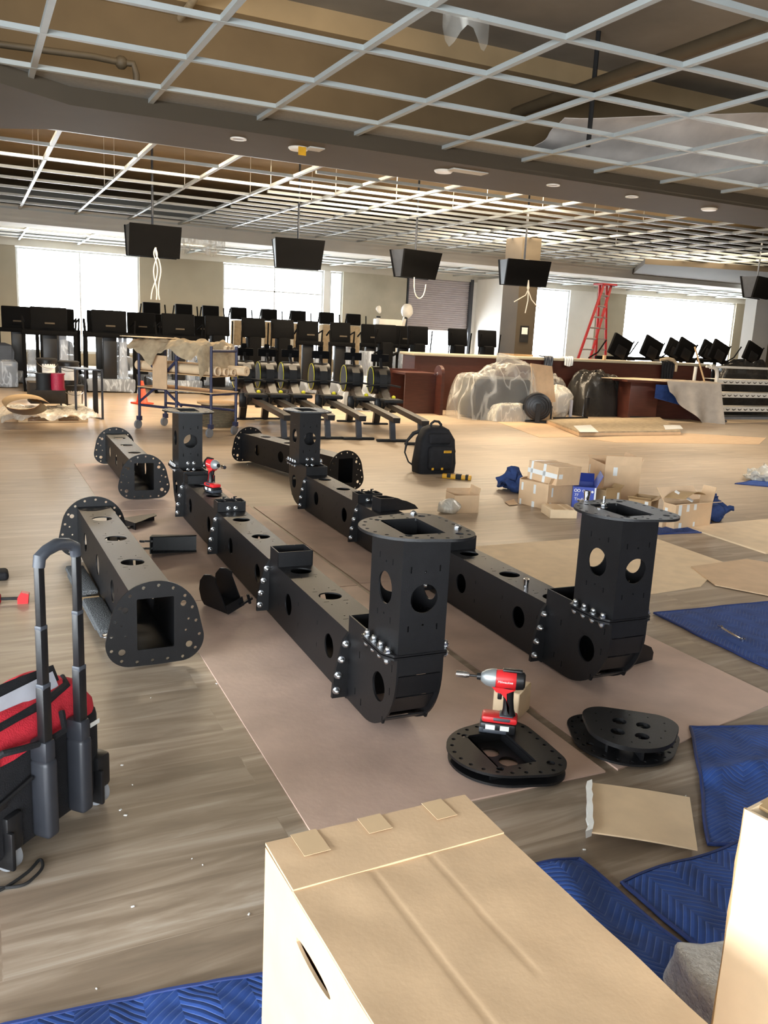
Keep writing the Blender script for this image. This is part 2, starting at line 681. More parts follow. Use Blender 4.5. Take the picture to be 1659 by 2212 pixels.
# roof deck over the ceiling void; the void over the near half is grey, beyond the bulkhead it is tan
struct('ceiling', MB().box(X0 - 1, X1 + 1, Y0 - 1, 10.5, ZD, ZD + 0.2), M['deck'])
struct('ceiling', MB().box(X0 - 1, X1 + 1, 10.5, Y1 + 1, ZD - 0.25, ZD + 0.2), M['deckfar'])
# ---- back wall: solid piers and the windows between them (x from, x to, material)
WT = 0.3
ZW = 3.33          # window heads
YB = Y1


def pier(x0, x1, m, name='wall_back', z0=0, z1=3.6):
    return struct(name, MB().box(x0, x1, YB, YB + WT, z0, z1), M[m])


pier(X0, 1.32, 'wall')
pier(4.8, 7.4, 'wall')
pier(10.85, 11.08, 'wallw')
pier(11.55, 14.0, 'drywall')
pier(16.65, 17.75, 'wallw')
pier(18.0, 19.3, 'wallw')
pier(21.1, 22.4, 'wallw')
pier(22.4, 23.9, 'wall')
pier(30.0, X1, 'wall')
struct('wall_back', MB().box(X0, X1, YB - 0.02, YB + WT, ZW + 0.02, ZD), M['soffw'])
win = []
GLASS = bpy.data.materials.new('window_glass')
GLASS.use_nodes = True
gb = GLASS.node_tree.nodes['Principled BSDF']
gb.inputs['Alpha'].default_value = 0.06
gb.inputs['Roughness'].default_value = 0.02
gb.inputs['Base Color'].default_value = (0.9, 0.95, 1, 1)


def window(name, p, q, mull=(), bars=(), z0=0.35, z1=ZW):
    """glazed opening from plan point p to q: frame ring, mullions, pane"""
    d = Vector((q[0] - p[0], q[1] - p[1], 0))
    L = d.length
    w = thing(name, 'x', 'window', (p[0], p[1], 0), math.atan2(d.y, d.x))
    for k in ('label', 'category'):
        del w[k]
    w['kind'] = 'structure'
    fr = MB()
    for a, b in ((0, 0.06), (L - 0.06, L)):
        fr.box(a, b, 0.08, 0.2, z0, z1)
    for a, b in ((z0, z0 + 0.07), (z1 - 0.05, z1)):
        fr.box(0.06, L - 0.06, 0.08, 0.2, a, b)
    for x in mull:
        fr.box(x - 0.02, x + 0.02, 0.1, 0.18, z0 + 0.07, z1 - 0.05)
    for z in bars:
        fr.box(0.06, L - 0.06, 0.1, 0.18, z - 0.02, z + 0.02)
    o = ob('window_frame', fr, M['frame'], w)
    o['kind'] = 'structure'
    o = ob('window_pane', MB().box(0.05, L - 0.05, 0.135, 0.145, z0 + 0.03, z1 - 0.03), GLASS, w)
    o['kind'] = 'structure'
    if z0 > 0.05:
        struct('wall_sill', MB().box(0, L, 0.02, WT, 0, z0), M['wall'], w)
    return w


window('window_1', (1.32, YB), (4.8, YB), (1.76,), ())
window('window_2', (7.4, YB), (10.85, YB), (1.75,), (2.55,))
window('window_3', (11.08, YB), (11.55, YB))
window('window_4', (17.75, YB), (18.0, YB))
window('window_5', (19.3, YB), (21.1, YB))
window('window_6', (23.9, YB), (30.0, YB), (3.1,))
# roll-up shutter in its opening, stopped above the floor so daylight shows under it
sh = thing('door_1', 'x', 'door', (14.0, YB, 0))
for k in ('label', 'category'):
    del sh[k]
sh['kind'] = 'structure'
cur = MB()
zs = 1.55
rings = []
k = 0
while zs < ZW + 0.15:
    rings.append([(0.05, 0.1, zs), (2.6, 0.1, zs)])
    rings.append([(0.05, 0.06, zs + 0.035), (2.6, 0.06, zs + 0.035)])
    zs += 0.075
cur.loft(rings, None, False, False)
ob('door_curtain', cur, M['shutter'], sh)['kind'] = 'structure'
ob('door_rail', MB().box(-0.03, 0.06, 0.0, 0.16, 0, ZW + 0.1).box(2.56, 2.68, -0.05, 0.16, 0, ZW + 0.1), M['plast2'], sh)['kind'] = 'structure'
# short return wall right of the shutter and the low drywall joints
struct('wall_return', MB().box(16.85, 16.95, 25.4, YB, 0, 3.45), M['wallw'])
# ---- side, near and far walls out of shot; daylight enters by storefront glazing
struct('wall_right', MB().box(X1, X1 + WT, Y0, Y1, 0, ZD), M['wall'])
struct('wall_left', MB().box(X0 - WT, X0, 8.0, Y1, 0, ZD).box(X0 - WT, X0, Y0, 8.0, 3.0, ZD).box(X0 - WT, X0, 4.5, 8.0, 0, 3.0), M['wall'])
struct('wall_near', MB().box(1.0, X1, Y0 - WT, Y0, 0, ZD).box(X0, 1.0, Y0 - WT, Y0, 3.0, ZD), M['wall'])
window('window_7', (X0, 4.5), (X0, Y0), (2.4, 4.8, 7.2), (), 0.1, 3.0)
window('window_8', (X0, Y0 - WT), (1.0, Y0 - WT), (2.3, 4.6), (), 0.1, 3.0)
# ---- columns
struct('column', MB().box(0, 0.8, 0, 0.5, 0, 3.8, TR(24.4, 21.5, 0)), M['wallw'])
struct('column', MB().box(0, 2.2, 0, 0.5, 0, 3.8, TR(25.2, 21.4, 0)), M['column'])
# ---- suspended grid: runners towards the back wall and cross tees, one bar per line
TB = 0.028


def tee(x0, x1, y0, y1, z=ZC):
    struct('ceiling_grid', MB().box(x0, x1, y0, y1, z, z + 0.045), M['grid'])


gx = [0.7 + 1.25 * k for k in range(-5, 14)]
gy = [6.15 + 1.18 * k for k in range(-8, 4)]
for x in gx:
    tee(x - TB, x + TB, -4.5, 10.55, ZC + 0.002)
for y in gy:
    tee(-5.9, 17.5, y - TB, y + TB)
# solid tiles along the bulkhead
struct('ceiling_border', MB().box(-6, 18, 9.75, 10.5, ZC + 0.046, ZC + 0.06), M['tile'])
fx = [1.2 + 1.22 * k for k in range(-5, 23)]
fy = [12.55 + 1.22 * k for k in range(0, 9)]
for x in fx:
    tee(x - TB, x + TB, 12.2, 22.3, ZC + 0.002)
for y in fy:
    tee(-5, 29, y - TB, y + TB)
    tee(5.0, 29, y + 0.61 - TB, y + 0.61 + TB)
# ---- dropped bulkhead with its kink at the left, and the void's side wall above it
poly = [(-6.0, 13.9), (-0.2, 12.62), (1.05, 11.78), (30, 11.95), (30, 10.45), (1.1, 10.35), (-0.1, 9.5), (-6.0, 8.2)]
struct('ceiling_bulkhead', MB().prism(poly, 3.66, 3.86), M['soffit'])
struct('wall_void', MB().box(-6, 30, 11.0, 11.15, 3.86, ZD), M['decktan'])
# ---- soffit before the window wall and lower ceiling behind it
struct('ceiling_soffit', MB().box(-6, X1, 22.3, 23.3, 3.5, 3.9), M['soffw'])
struct('ceiling_rear', MB().box(-6, X1, 23.3, YB, 3.56, 3.6), M['soffw'])
for k in range(22):
    tee(-5 + 1.6 * k, -4.95 + 1.6 * k, 23.3, YB, 3.5)
for y in (24.3, 25.3, 26.3):
    tee(-6, 30, y, y + 0.05, 3.5)
struct('ceiling_soffit', MB().prism([(17.2, 19.2), (30, 15.2), (30, 22.3), (19.5, 22.3)], 3.64, 3.79), M['soffit'])
# ---- lamps of the void: bare strip fixtures, their light is their own; one unseen fill is added
def lamp(x, y, z, sx, sy, w, rot=(0, 0, 0)):
    area('ceiling_area_light', (x, y, z), rot, sx, sy, w, WARM)


for (px, py, w, sx, sy) in ((1150, 460, 330, 1.8, 2.6), (1560, 515, 230, 3.0, 3.0), (852, 384, 170, 0.9, 1.0)):
    p = G(px, py, 4.3)
    lamp(p.x, p.y, 4.3, sx, sy, w)
lamp(3.6, 14.0, 4.2, 7.0, 0.12, 420)
lamp(8.5, 13.4, 4.3, 3.0, 0.12, 150)
area('ceiling_area_light', (11.0, 5.5, 4.75), (0, 0, 0), 2.4, 0.3, 300, (1.0, 0.93, 0.84))  # unseen fill light, added to brighten the floor and insulation on the right
lamp(3.0, 24.2, 3.54, 6, 0.12, 70)
lamp(2.5, 9.4, 4.6, 5.0, 0.12, 14, (R(60), 0, 0))
# ================================================================== STEEL RIGS
SW, BH, TD, ZJ, ZT, RL = 0.18, 0.28, 0.26, 0.35, 0.765, 4.24
JO = (0.45, 1.55, 2.69, 3.79)
DCS = [(-0.103, 0.105, 0.103), (0.103, 0.105, 0.103), (0.0, 0.186, 0.186)]   # plate outline: flat foot, round crown
DOUT = hull_circles(DCS, 48)


def inset_path(out, d, n):
    """n points spread evenly on the outline shrunk by d towards its middle"""
    cx_, cy_ = 0, 0.185
    per = [0]
    for a, b in zip(out, out[1:] + out[:1]):
        per.append(per[-1] + math.dist(a, b))
    res = []
    for k in range(n):
        t = per[-1] * (k + 0.5) / n
        i = max(j for j in range(len(out)) if per[j] <= t)
        a, b = out[i], out[(i + 1) % len(out)]
        f = (t - per[i]) / max(1e-9, per[i + 1] - per[i])
        p = (a[0] + (b[0] - a[0]) * f, a[1] + (b[1] - a[1]) * f)
        L = math.dist(p, (cx_, cy_))
        res.append((p[0] + (cx_ - p[0]) * d / L, p[1] + (cy_ - p[1]) * d / L))
    return res


def dplate_holes(win=(0.155, 0.225), wy=0.185, n=18, big=True):
    h = [circ(x, y, 0.0075, 10) for x, y in inset_path(DOUT, 0.02, n)]
    if win:
        h.append(rrect(0, wy, win[0], win[1], 0.004, 1))
    if big:
        for x, y, r in ((-0.125, 0.255, 0.013), (0.118, 0.262, 0.013), (-0.14, 0.07, 0.015), (0.142, 0.075, 0.015)):
            h.append(circ(x, y, r, 14))
        for x, y in ((-0.14, 0.19), (0.14, 0.19), (-0.125, 0.14), (0.128, 0.14)):
            h.append(circ(x, y, 0.0055, 8))
    return h


D_MESH = {}


def dplate(key, M_, t=0.008, **kw):
    if key not in D_MESH:
        D_MESH[key] = flat_mesh(DOUT, dplate_holes(**kw), t)
    return MB().mesh(D_MESH[key], M_)


def hexa(mb, c, ax, r, h):
    c, ax = Vector(c), Vector(ax)
    mb.cyl(c, c + ax * h, r, n=6)
    return mb


def bolt_mesh(name='bolt'):
    """dome nut over a washer, axis along local -y"""
    mb = MB()
    mb.cyl((0, 0.0, 0), (0, -0.003, 0), 0.0155, n=16)
    mb.cyl((0, -0.003, 0), (0, -0.012, 0), 0.0125, n=6)
    mb.ball((0, -0.013, 0), 0.0105, (1, 1.0, 1), 8)
    return mb.data(name, M['zinc'], 30)


BOLT = bolt_mesh()


def slots(cx_, cy_, vert=True):
    out = []
    for sx in (-1, 1):
        for sy in (-1, 1):
            out.append(rect(cx_ + sx * 0.055, cy_ + sy * 0.105, 0.005, 0.022) if vert else rect(cx_ + sx * 0.055, cy_ + sy * 0.05, 0.022, 0.004))
    for s in (-1, 1):
        out.append(circ(cx_, cy_ + s * 0.095 if vert else cy_ + s * 0.075, 0.0045, 8))
    return out


def tube_mb(w, h, L, th, top_holes, side_holes, rh, slot=True, end_w=None):
    """square steel tube along +y from 0 to L, x 0..w, z 0..h, four perforated walls"""
    mb = MB()
    ts = [circ(w / 2, y, rh, 24) for y in top_holes] + [q for y in top_holes for q in ([rect(w / 2 + sx * 0.045, y + sy * 0.075, 0.024, 0.004) for sx in (-1, 1) for sy in (-1, 1)] + [circ(w / 2 + sx * 0.035, y + sy * 0.115, 0.004, 8) for sx in (-1, 1) for sy in (-1, 1)] if slot else [])]
    out = rect(w / 2, L / 2, w, L)
    mb.plate(out, ts, th, TR(0, 0, h - th / 2))
    mb.plate(out, [], th, TR(0, 0, th / 2))
    ss = [circ(y, z, rh, 24) for y, z in side_holes] + ([rect(y + s * 0.15, z + q * 0.05, 0.004, 0.02) for y, z in side_holes for s in (-1, 1) for q in (-1, 1) if 0.02 < y + s * 0.15 < L - 0.02] if slot else [])
    so = rect(L / 2, h / 2, L - 0.001, h - 2 * th)
    P = Matrix(((0, 0, 1, 0), (1, 0, 0, 0), (0, 1, 0, 0), (0, 0, 0, 1)))   # plan (a, b) -> (y, z), normal x
    mb.plate(so, ss, th, TR(th / 2, 0, 0) @ P)
    mb.plate(so, ss, th, TR(w - th / 2, 0, 0) @ P)
    return mb


YZ = Matrix(((0, 0, 1, 0), (1, 0, 0, 0), (0, 1, 0, 0), (0, 0, 0, 1)))      # (a, b) -> (y, z)
XZ = Matrix(((1, 0, 0, 0), (0, 0, 1, 0), (0, 1, 0, 0), (0, 0, 0, 1)))      # (a, b) -> (x, z)


def make_rig(label, loc, rot):
    t = thing('steel_rig_frame', label, 'steel frame', loc, rot, 'bolted steel rig frames')
    # --- three lengths of beam between the joints
    th = 0.006
    spans = [(JO[0], JO[1], (0.52, 0.9, 1.31), (0.66, 1.22)), (JO[1], JO[2], (2.02, 2.45), (1.76, 2.35)), (JO[2], JO[3], (2.86, 3.2, 3.6), (2.94, 3.54))]
    for a, b, tops, sides in spans:
        mb = tube_mb(SW, BH, b - a, th, [y - a for y in tops], [(y - a, 0.145) for y in sides], 0.052)
        o = ob('beam', mb, M['black'], t, loc=(0, a, 0))
    # --- flange pairs at the joints: tabs stand proud on both sides, wider near the floor
    prof = [(-0.062, 0.012), (SW + 0.062, 0.012), (SW + 0.058, 0.1), (SW + 0.022, 0.25), (SW, BH), (0, BH), (-0.022, 0.25), (-0.058, 0.1)]
    bp = [(-0.014, 0.235), (-0.03, 0.172), (-0.042, 0.108), (-0.047, 0.045)]
    for j in JO:
        fl = MB().prism(prof, -0.008, 0.008, XZ)
        ob('joint_flange', fl, M['black'], t, loc=(0, j, 0))
        for x, z in bp + [(SW - x, z) for x, z in bp]:
            ob('bolt', BOLT, None, t, loc=(x, j - 0.008, z))
    # --- U-shaped bolt boxes on top of the two middle joints
    for j, hk in ((JO[1], False), (JO[2], True)):
        bx = MB()
        y0, y1, h = (j - 0.155, j - 0.02, 0.075) if not hk else (j + 0.0, j + 0.11, 0.062)
        for q in ((0.0, SW, y0, y0 + 0.005), (0.0, SW, y1 - 0.005, y1), (0.0, 0.005, y0, y1), (SW - 0.005, SW, y0, y1)):
            bx.box(q[0], q[1], q[2], q[3], BH, BH + h)
        o = ob('bolt_box', bx, M['black'], t)
        for x in (0.07, 0.115):
            if hk:
                b_ = ob('bolt', BOLT, None, t, loc=(x, y0, BH + 0.02))
            else:
                b_ = ob('bolt', BOLT, None, t, loc=(x, y1 - 0.05, BH + 0.012), rot=(R(-90), 0, 0))
        if hk:
            for x in (0.05, 0.12):
                ck = MB().box(x - 0.006, x + 0.006, y0 + 0.01, y1, BH + h, BH + h + 0.006).box(x - 0.006, x + 0.006, y0 + 0.055, y0 + 0.061, BH + h, BH + h + 0.022).box(x - 0.006, x + 0.016, y0 + 0.055, y0 + 0.061, BH + h + 0.018, BH + h + 0.024)
                ob('hook_clip', ck, M['plastic'], t)
    # --- elbows and towers at both ends (the far one mirrored)
    for end in (0, 1):
        def my(y):
            return RL - y if end else y
        arc = [(0.27 + 0.27 * math.cos(R(a)), 0.275 + 0.27 * math.sin(R(a))) for a in range(270, 179, -6)]
        side = [(JO[0], 0.005)] + arc + [(0.0, ZJ - 0.012), (TD, ZJ - 0.012), (TD, 0.3), (TD + 0.02, BH), (JO[0], BH)]
        holes = [circ(0.145, 0.18, 0.055, 24)] + [rect(x, z, 0.006, 0.028) for x, z in ((0.05, 0.2), (0.1, 0.07), (0.33, 0.23), (0.36, 0.07), (0.04, 0.29), (0.3, 0.05))]
        sd = [(my(a), b) for a, b in side]
        hs = [[(my(a), b) for a, b in h] for h in holes]
        for x in (0.004, SW - 0.004):
            ob('elbow_plate', MB().plate(sd, hs, 0.008, TR(x, 0, 0) @ YZ), M['black'], t)
        # cross panels between the elbow plates
        cp = MB()
        for a0, a1, ins in ((180, 166, 0.004), (198, 181, 0.006), (224, 203, 0.022), (247, 228, 0.008), (269, 252, 0.02)):
            pts = []
            for a in (a0, a1):
                if a < 180:
                    pts.append((ins, 0.275 + 0.27 * math.sin(R(180 - a)) if False else 0.338))
                else:
                    pts.append((0.27 + (0.27 - ins) * math.cos(R(a)), 0.275 + (0.27 - ins) * math.sin(R(a))))
            (ya, za), (yb, zb) = pts
            n = Vector((0, -(zb - za), yb - ya)).normalized() * 0.005
            ring = [(ya, za), (yb, zb), (yb + n.y, zb + n.z), (ya + n.y, za + n.z)]
            cp.loft([[(x, my(y), z) for y, z in ring] for x in (0.008, SW - 0.008)])
        ob('elbow_panel', cp, M['black'], t)
        # open collar box between beam top and tower
        cb = MB()
        for q in ((0, SW, JO[0] - 0.006, JO[0]), (0, 0.006, TD, JO[0] - 0.006), (SW - 0.006, SW, TD, JO[0] - 0.006)):
            ya, yb = sorted((my(q[2]), my(q[3])))
            cb.box(q[0], q[1], ya, yb, BH, ZJ)
        ob('bolt_box', cb, M['black'], t)
        # tower flange with its vertical bolts
        y0 = min(my(0), my(TD))
        fb = MB()
        for s_, z in ((0, ZJ - 0.012), (1, ZJ)):
            fb.prism([(-0.04, y0 + 0.05), (-0.012, y0 - 0.0), (SW + 0.012, y0), (SW + 0.04, y0 + 0.05), (SW + 0.04, y0 + TD - 0.03), (SW, y0 + TD), (0, y0 + TD), (-0.04, y0 + TD - 0.03)] if True else [], z - 0.004, z + 0.004)
        ob('joint_flange', fb, M['black'], t)
        for k in range(4):
            y = y0 + 0.035 + 0.06 * k
            for x in (-0.022, SW + 0.022):
                ob('bolt', BOLT, None, t, loc=(x, y, ZJ + 0.004), rot=(R(-90), 0, 0))
                ob('bolt', BOLT, None, t, loc=(x, y, ZJ - 0.016), rot=(R(90), 0, 0))
        if end:
            for x in (0.07, 0.115):
                for z in (ZJ + 0.03, ZJ - 0.02):
                    ob('bolt', BOLT, None, t, loc=(x, y0 - 0.001, z))
        # the upright itself
        H = ZT - ZJ
        tw = MB()
        zc = 0.56 - ZJ
        for x in (0.003, SW - 0.003):
            tw.plate(rect(TD / 2, H / 2, TD, H), [circ(TD / 2, zc, 0.058, 28)] + slots(TD / 2, zc), 0.006, TR(x, y0, ZJ) @ YZ)
        for y in (0.003, TD - 0.003):
            tw.plate(rect(SW / 2, H / 2, SW - 0.012, H), [circ(SW / 2, zc - 0.01, 0.052, 28)] + slots(SW / 2, zc - 0.01), 0.006, TR(0, y0 + y, ZJ) @ XZ)
        ob('upright', tw, M['black'], t)
        # flat flange plate on top: round crown to the left, flat foot to the right
        fp = TR(0.075, y0 + TD / 2, ZT + 0.005) @ Matrix(((0, -1, 0, 0.2), (1, 0, 0, 0), (0, 0, 1, 0), (0, 0, 0, 1)))
        ob('flange_plate', dplate('flange', fp, 0.01, win=(0.235, 0.15), n=22), M['black'], t)
    return t


rotA = -math.atan(0.03)
rig1 = make_rig('long black steel beam with two uprights, on the middle of the hardboard sheets', (1.272, 2.43, 0.012), rotA)
rig2 = make_rig('long black steel beam with two uprights, beside the creased flattened cartons', (2.262, 2.49, 0.012), rotA)
for k in ('group',):
    pass


# ---- short beams with a rounded end plate at either end
def make_short(label, pf, pr, zb=0.045):
    pf, pr = Vector(pf), Vector(pr)
    d = pr - pf
    L = d.length
    t = thing('steel_end_plate_beam', label, 'steel frame', (pf.x, pf.y, 0.0075), math.atan2(d.y, d.x) - math.pi / 2, 'short steel beams with end plates')
    n = 3
    ys = [L * f for f in (0.28, 0.54, 0.8)]
    mb = tube_mb(0.19, 0.275, L - 0.02, 0.006, ys, [(y, 0.14) for y in ys], 0.055)
    ob('beam', mb, M['black'], t, loc=(-0.095, 0.01, zb))
    for y in (0.004, L - 0.004):
        o = ob('end_plate', dplate('end', TR(0, y, 0.004) @ XZ, 0.008), M['black'], t)
    return t


make_short('short black beam with rounded end plates raised on a carpeted dolly beside the tool bag', (0.655, 3.47), (0.635, 5.32), 0.04)
make_short('short black beam with rounded end plates, rearmost left on the hardboard', (1.235, 6.98), (1.275, 8.8), 0.035)
make_short('short black beam with rounded end plates lying askew behind the right upright', (3.02, 6.98), (2.66, 8.78), 0.035)


# ---- loose fittings: wedge gussets with clip bars
def make_gusset(label, loc, rot, tilt=(0, 0, 0)):
    t = thing('gusset_bracket', label, 'bracket', loc, (tilt[0], tilt[1], rot), 'loose black gusset brackets')
    prof = [(0, 0), (0.27, 0), (0.272, 0.03), (0.25, 0.06), (0.16, 0.1), (0.08, 0.15), (0.0, 0.19)]
    for x in (0.0, 0.1):
        ob('gusset_web', MB().prism(prof, x, x + 0.006, YZ), M['black'], t)
    ob('base_plate', MB().box(0, 0.106, 0, 0.27, -0.006, 0), M['black'], t)
    ob('end_plate', MB().box(0, 0.106, -0.006, 0, -0.006, 0.19), M['black'], t)
    for x in (0.03, 0.075):
        ob('clip_bar', MB().box(x - 0.006, x + 0.006, -0.07, 0.01, 0.15, 0.16).box(x - 0.006, x + 0.006, -0.045, -0.037, 0.16, 0.182).box(x - 0.006, x + 0.006, -0.062, -0.037, 0.178, 0.186), M['plastic'], t)
    return t


make_gusset('black gusset bracket lying on its side, tucked behind the dolly beam plate', (0.92, 6.12, 0.055), R(-68), (0, R(90), 0))
make_gusset('black gusset bracket lying on its side against the left flank of the middle beam', (1.0, 5.36, 0.11), R(-105), (R(0), R(80), 0))
make_gusset('black gusset bracket leaning on edge beside the middle beam, between two bolted joints', (1.13, 4.02, 0.02), R(10), (R(-62), R(0), 0)) if False else None
g3 = thing('gusset_bracket', 'black gusset bracket standing tilted on its edge, left of the middle beam', 'bracket', (1.165, 4.03, 0.025), R(22), 'loose black gusset brackets')
cres = [(0.0, 0.0), (0.2, 0.0), (0.215, 0.03), (0.21, 0.09), (0.18, 0.15), (0.13, 0.195), (0.07, 0.21), (0.03, 0.2), (0.04, 0.17), (0.015, 0.05)]
Q = ry(R(-16))
ob('gusset_web', MB().prism(cres, -0.055, -0.049, Q @ YZ), M['black'], g3)
ob('gusset_web', MB().prism([(x, z * 0.95) for x, z in cres], 0.045, 0.051, Q @ YZ), M['black'], g3)
ob('base_plate', MB().box(-0.055, 0.051, 0.0, 0.2, 0.0, 0.006, Q), M['black'], g3)
ob('end_plate', MB().box(-0.055, 0.051, -0.006, 0.0, 0.0, 0.05, Q), M['black'], g3)
ob('clip_bar', MB().box(0.02, 0.1, -0.02, -0.008, 0.012, 0.024, Q).box(0.075, 0.085, -0.02, -0.008, -0.004, 0.05, Q), M['plastic'], g3)
g4 = thing('gusset_bracket', 'black curved gusset bracket resting on top of the right beam', 'bracket', (2.36, 4.98, 0.293), R(-82), 'loose black gusset brackets')
cr4 = [(0, 0), (0.3, 0), (0.27, 0.03), (0.2, 0.06), (0.1, 0.085), (0, 0.09)]
for y in (0.0, 0.1):
    ob('gusset_web', MB().prism(cr4, y, y + 0.006, Matrix(((0, 0, 1, 0), (1, 0, 0, 0), (0, 1, 0, 0), (0, 0, 0, 1))) @ Matrix.Identity(4)), M['black'], g4)
ob('end_plate', MB().box(0, 0.106, -0.006, 0, 0, 0.09), M['black'], g4)
ob('base_plate', MB().box(0, 0.106, 0, 0.29, 0.0, 0.005), M['black'], g4)
g5 = make_gusset('black gusset bracket standing on the hardboard behind the front right elbow', (2.53, 2.86, 0.012), R(-80))
# bolt tray at the rear of the middle beam
bt = thing('bolt_tray', 'small open black tray with hook clips at the rear end of the middle beam', 'bracket', (1.385, 6.08, 0.293), rotA)
tr = MB().box(0, 0.2, 0, 0.11, 0, 0.004)
for q in ((0, 0.2, 0, 0.004), (0, 0.2, 0.106, 0.11), (0, 0.004, 0, 0.11), (0.196, 0.2, 0, 0.11)):
    tr.box(*q, 0.004, 0.06)
ob('tray_body', tr, M['black'], bt)
ob('hook_clip', MB().box(0.15, 0.162, 0.02, 0.1, 0.06, 0.066).box(0.15, 0.162, 0.06, 0.066, 0.066, 0.085), M['plastic'], bt)

# ---- base plates on the floor in front
D2 = MB()
bp1 = thing('base_plate_assembly', 'double black base plate with a square opening, carrying the red impact driver', 'base plate', (1.575, 2.235, 0.012), R(-4))
for nm, z in (('lower_plate', 0.005), ('upper_plate', 0.042)):
    Mx = TR(0.2, 0, z) @ Matrix(((0, -1, 0, 0), (1, 0, 0, 0), (0, 0, 1, 0), (0, 0, 0, 1))) @ Matrix.Scale(0.98 if z < 0.02 else 1, 4)
    if z < 0.02:
        me = flat_mesh(DOUT, [circ(-0.03, 0.17, 0.035, 18), circ(0.05, 0.2, 0.035, 18), circ(0.02, 0.26, 0.03, 18), circ(-0.05, 0.25, 0.02, 12)], 0.009)
    else:
        me = flat_mesh(DOUT, dplate_holes(win=(0.235, 0.15), n=24), 0.009)
    ob(nm, MB().mesh(me, Mx), M['black'], bp1)
for y in (-0.125, 0.119):
    ob('spacer_rib', MB().box(-0.09, 0.1, y, y + 0.006, 0.01, 0.038), M['black'], bp1)
for x in (-0.075, 0.086):
    ob('spacer_rib', MB().box(x, x + 0.006, -0.12, 0.12, 0.01, 0.038), M['black'], bp1)
bp2 = thing('base_plate_assembly', 'stacked pair of black base plates with four holes, in front of the right beam', 'base plate', (2.115, 2.175, 0.012), R(140))
ob('lower_plate', MB().mesh(flat_mesh(DOUT, dplate_holes(win=None, n=24), 0.008), TR(0.02, -0.19, 0.004)), M['black'], bp2)
up = [(x * 0.84, 0.185 + (y - 0.185) * 0.84) for x, y in DOUT]
ob('upper_plate', MB().mesh(flat_mesh(up, [circ(0.06 * math.cos(R(a)), 0.19 + 0.065 * math.sin(R(a)), 0.026, 16) for a in (40, 130, 220, 310)] + [circ(x * 0.9, 0.185 + (y - 0.185) * 0.9, 0.004, 8) for x, y in inset_path(up, 0.03, 12)], 0.016), TR(0.0, -0.165, 0.062)), M['black'], bp2)
for k in range(6):
    a = R(60 * k + 20)
    ob('spacer_rib', MB().box(-0.005, 0.005, 0.06, 0.125, 0.008, 0.055, TR(0, 0.02, 0) @ rz(a)), M['black'], bp2)

# ---- hardboard sheets over the floor
def hb(label, pts, z=0.0):
    o = ob('hardboard_sheet', MB().prism(pts, z, z + 0.006), M['hard'])
    return tag(o, label, 'floor sheet', 'hardboard floor protection sheets')


hb('brown hardboard floor sheet nearest, under the front of the middle beam', [(0.835, 2.07), (1.905, 2.05), (1.955, 4.285), (0.875, 4.275)])
hb('brown hardboard floor sheet under the middle of the central beam', [(0.876, 4.285), (1.96, 4.295), (1.99, 6.55), (0.885, 6.6)])
hb('brown hardboard floor sheet farthest left, under the rear short beam', [(0.885, 6.61), (1.99, 6.56), (2.02, 8.85), (0.89, 8.9)])
hb('brown hardboard floor sheet at front right, under the stacked base plates', [(1.955, 2.045), (3.03, 2.27), (3.03, 4.22), (1.985, 4.31)])
hb('brown hardboard floor sheet under the middle of the right beam', [(1.99, 4.33), (3.03, 4.23), (3.03, 6.5), (2.02, 6.52)])
hb('brown hardboard floor sheet under the rear right upright', [(2.03, 6.53), (3.03, 6.51), (3.03, 8.0), (2.04, 8.0)]) if False else None
# ================================================================== CARTONS AND CARDBOARD
def strip(parent, x0, x1, y0, y1, z0, z1, m='wtape', name='tape_strip', Mx=None):
    return ob(name, MB().box(x0, x1, y0, y1, z0, z1, Mx), M[m], parent)


def carton(label, loc, rot, w, d, h, m='card', flaps=(), tapes=(), closed=True, group=None, tilt=(0, 0), name='cardboard_box', cat='box', t=0.006):
    """box on its base corner: x along the front, y towards the back; flaps = (side, length, angle from upright outwards)"""
    b = thing(name, label, cat, loc, (tilt[0], tilt[1], rot), group)
    mb = MB()
    if closed:
        mb.rbox(0, w, 0, d, 0, h, 0.004, None, 1)
        ob('carton_body', mb, M[m], b)
        s_ = MB().box(0.003, w - 0.003, d / 2 - 0.001, d / 2 + 0.001, h, h + 0.0006)
        ob('flap_seam', s_, M['card3'], b)
    else:
        mb.box(0, w, 0, t, 0, h).box(0, w, d - t, d, 0, h).box(0, t, t, d - t, 0, h).box(w - t, w, t, d - t, 0, h).box(t, w - t, t, d - t, 0, t)
        ob('carton_body', mb, M[m], b)
    for side, L, a in flaps:
        fl = MB().box(0, w if side in 'fb' else d, -t / 2, t / 2, 0, L)
        if side == 'f':
            Q = TR(0, t / 2, h) @ rx(R(a))
        elif side == 'b':
            Q = TR(0, d - t / 2, h) @ rx(R(-a))
        elif side == 'l':
            Q = TR(t / 2, 0, h) @ ry(R(-a)) @ rz(R(90))
        else:
            Q = TR(w - t / 2, 0, h) @ ry(R(a)) @ rz(R(90))
        o = ob('flap', fl, M[m], b)
        o.matrix_local = Q
    for (face, u, v, a_, c_) in tapes:
        if face == 'f':
            strip(b, u, u + a_, -0.0012, -0.0002, v, v + c_)
        elif face == 'r':
            strip(b, w + 0.0002, w + 0.0012, u, u + a_, v, v + c_)
        elif face == 'l':
            strip(b, -0.0012, -0.0002, u, u + a_, v, v + c_)
        elif face == 't':
            strip(b, u, u + a_, v, v + c_, h + 0.0002, h + 0.0012, 'tape')
    return b


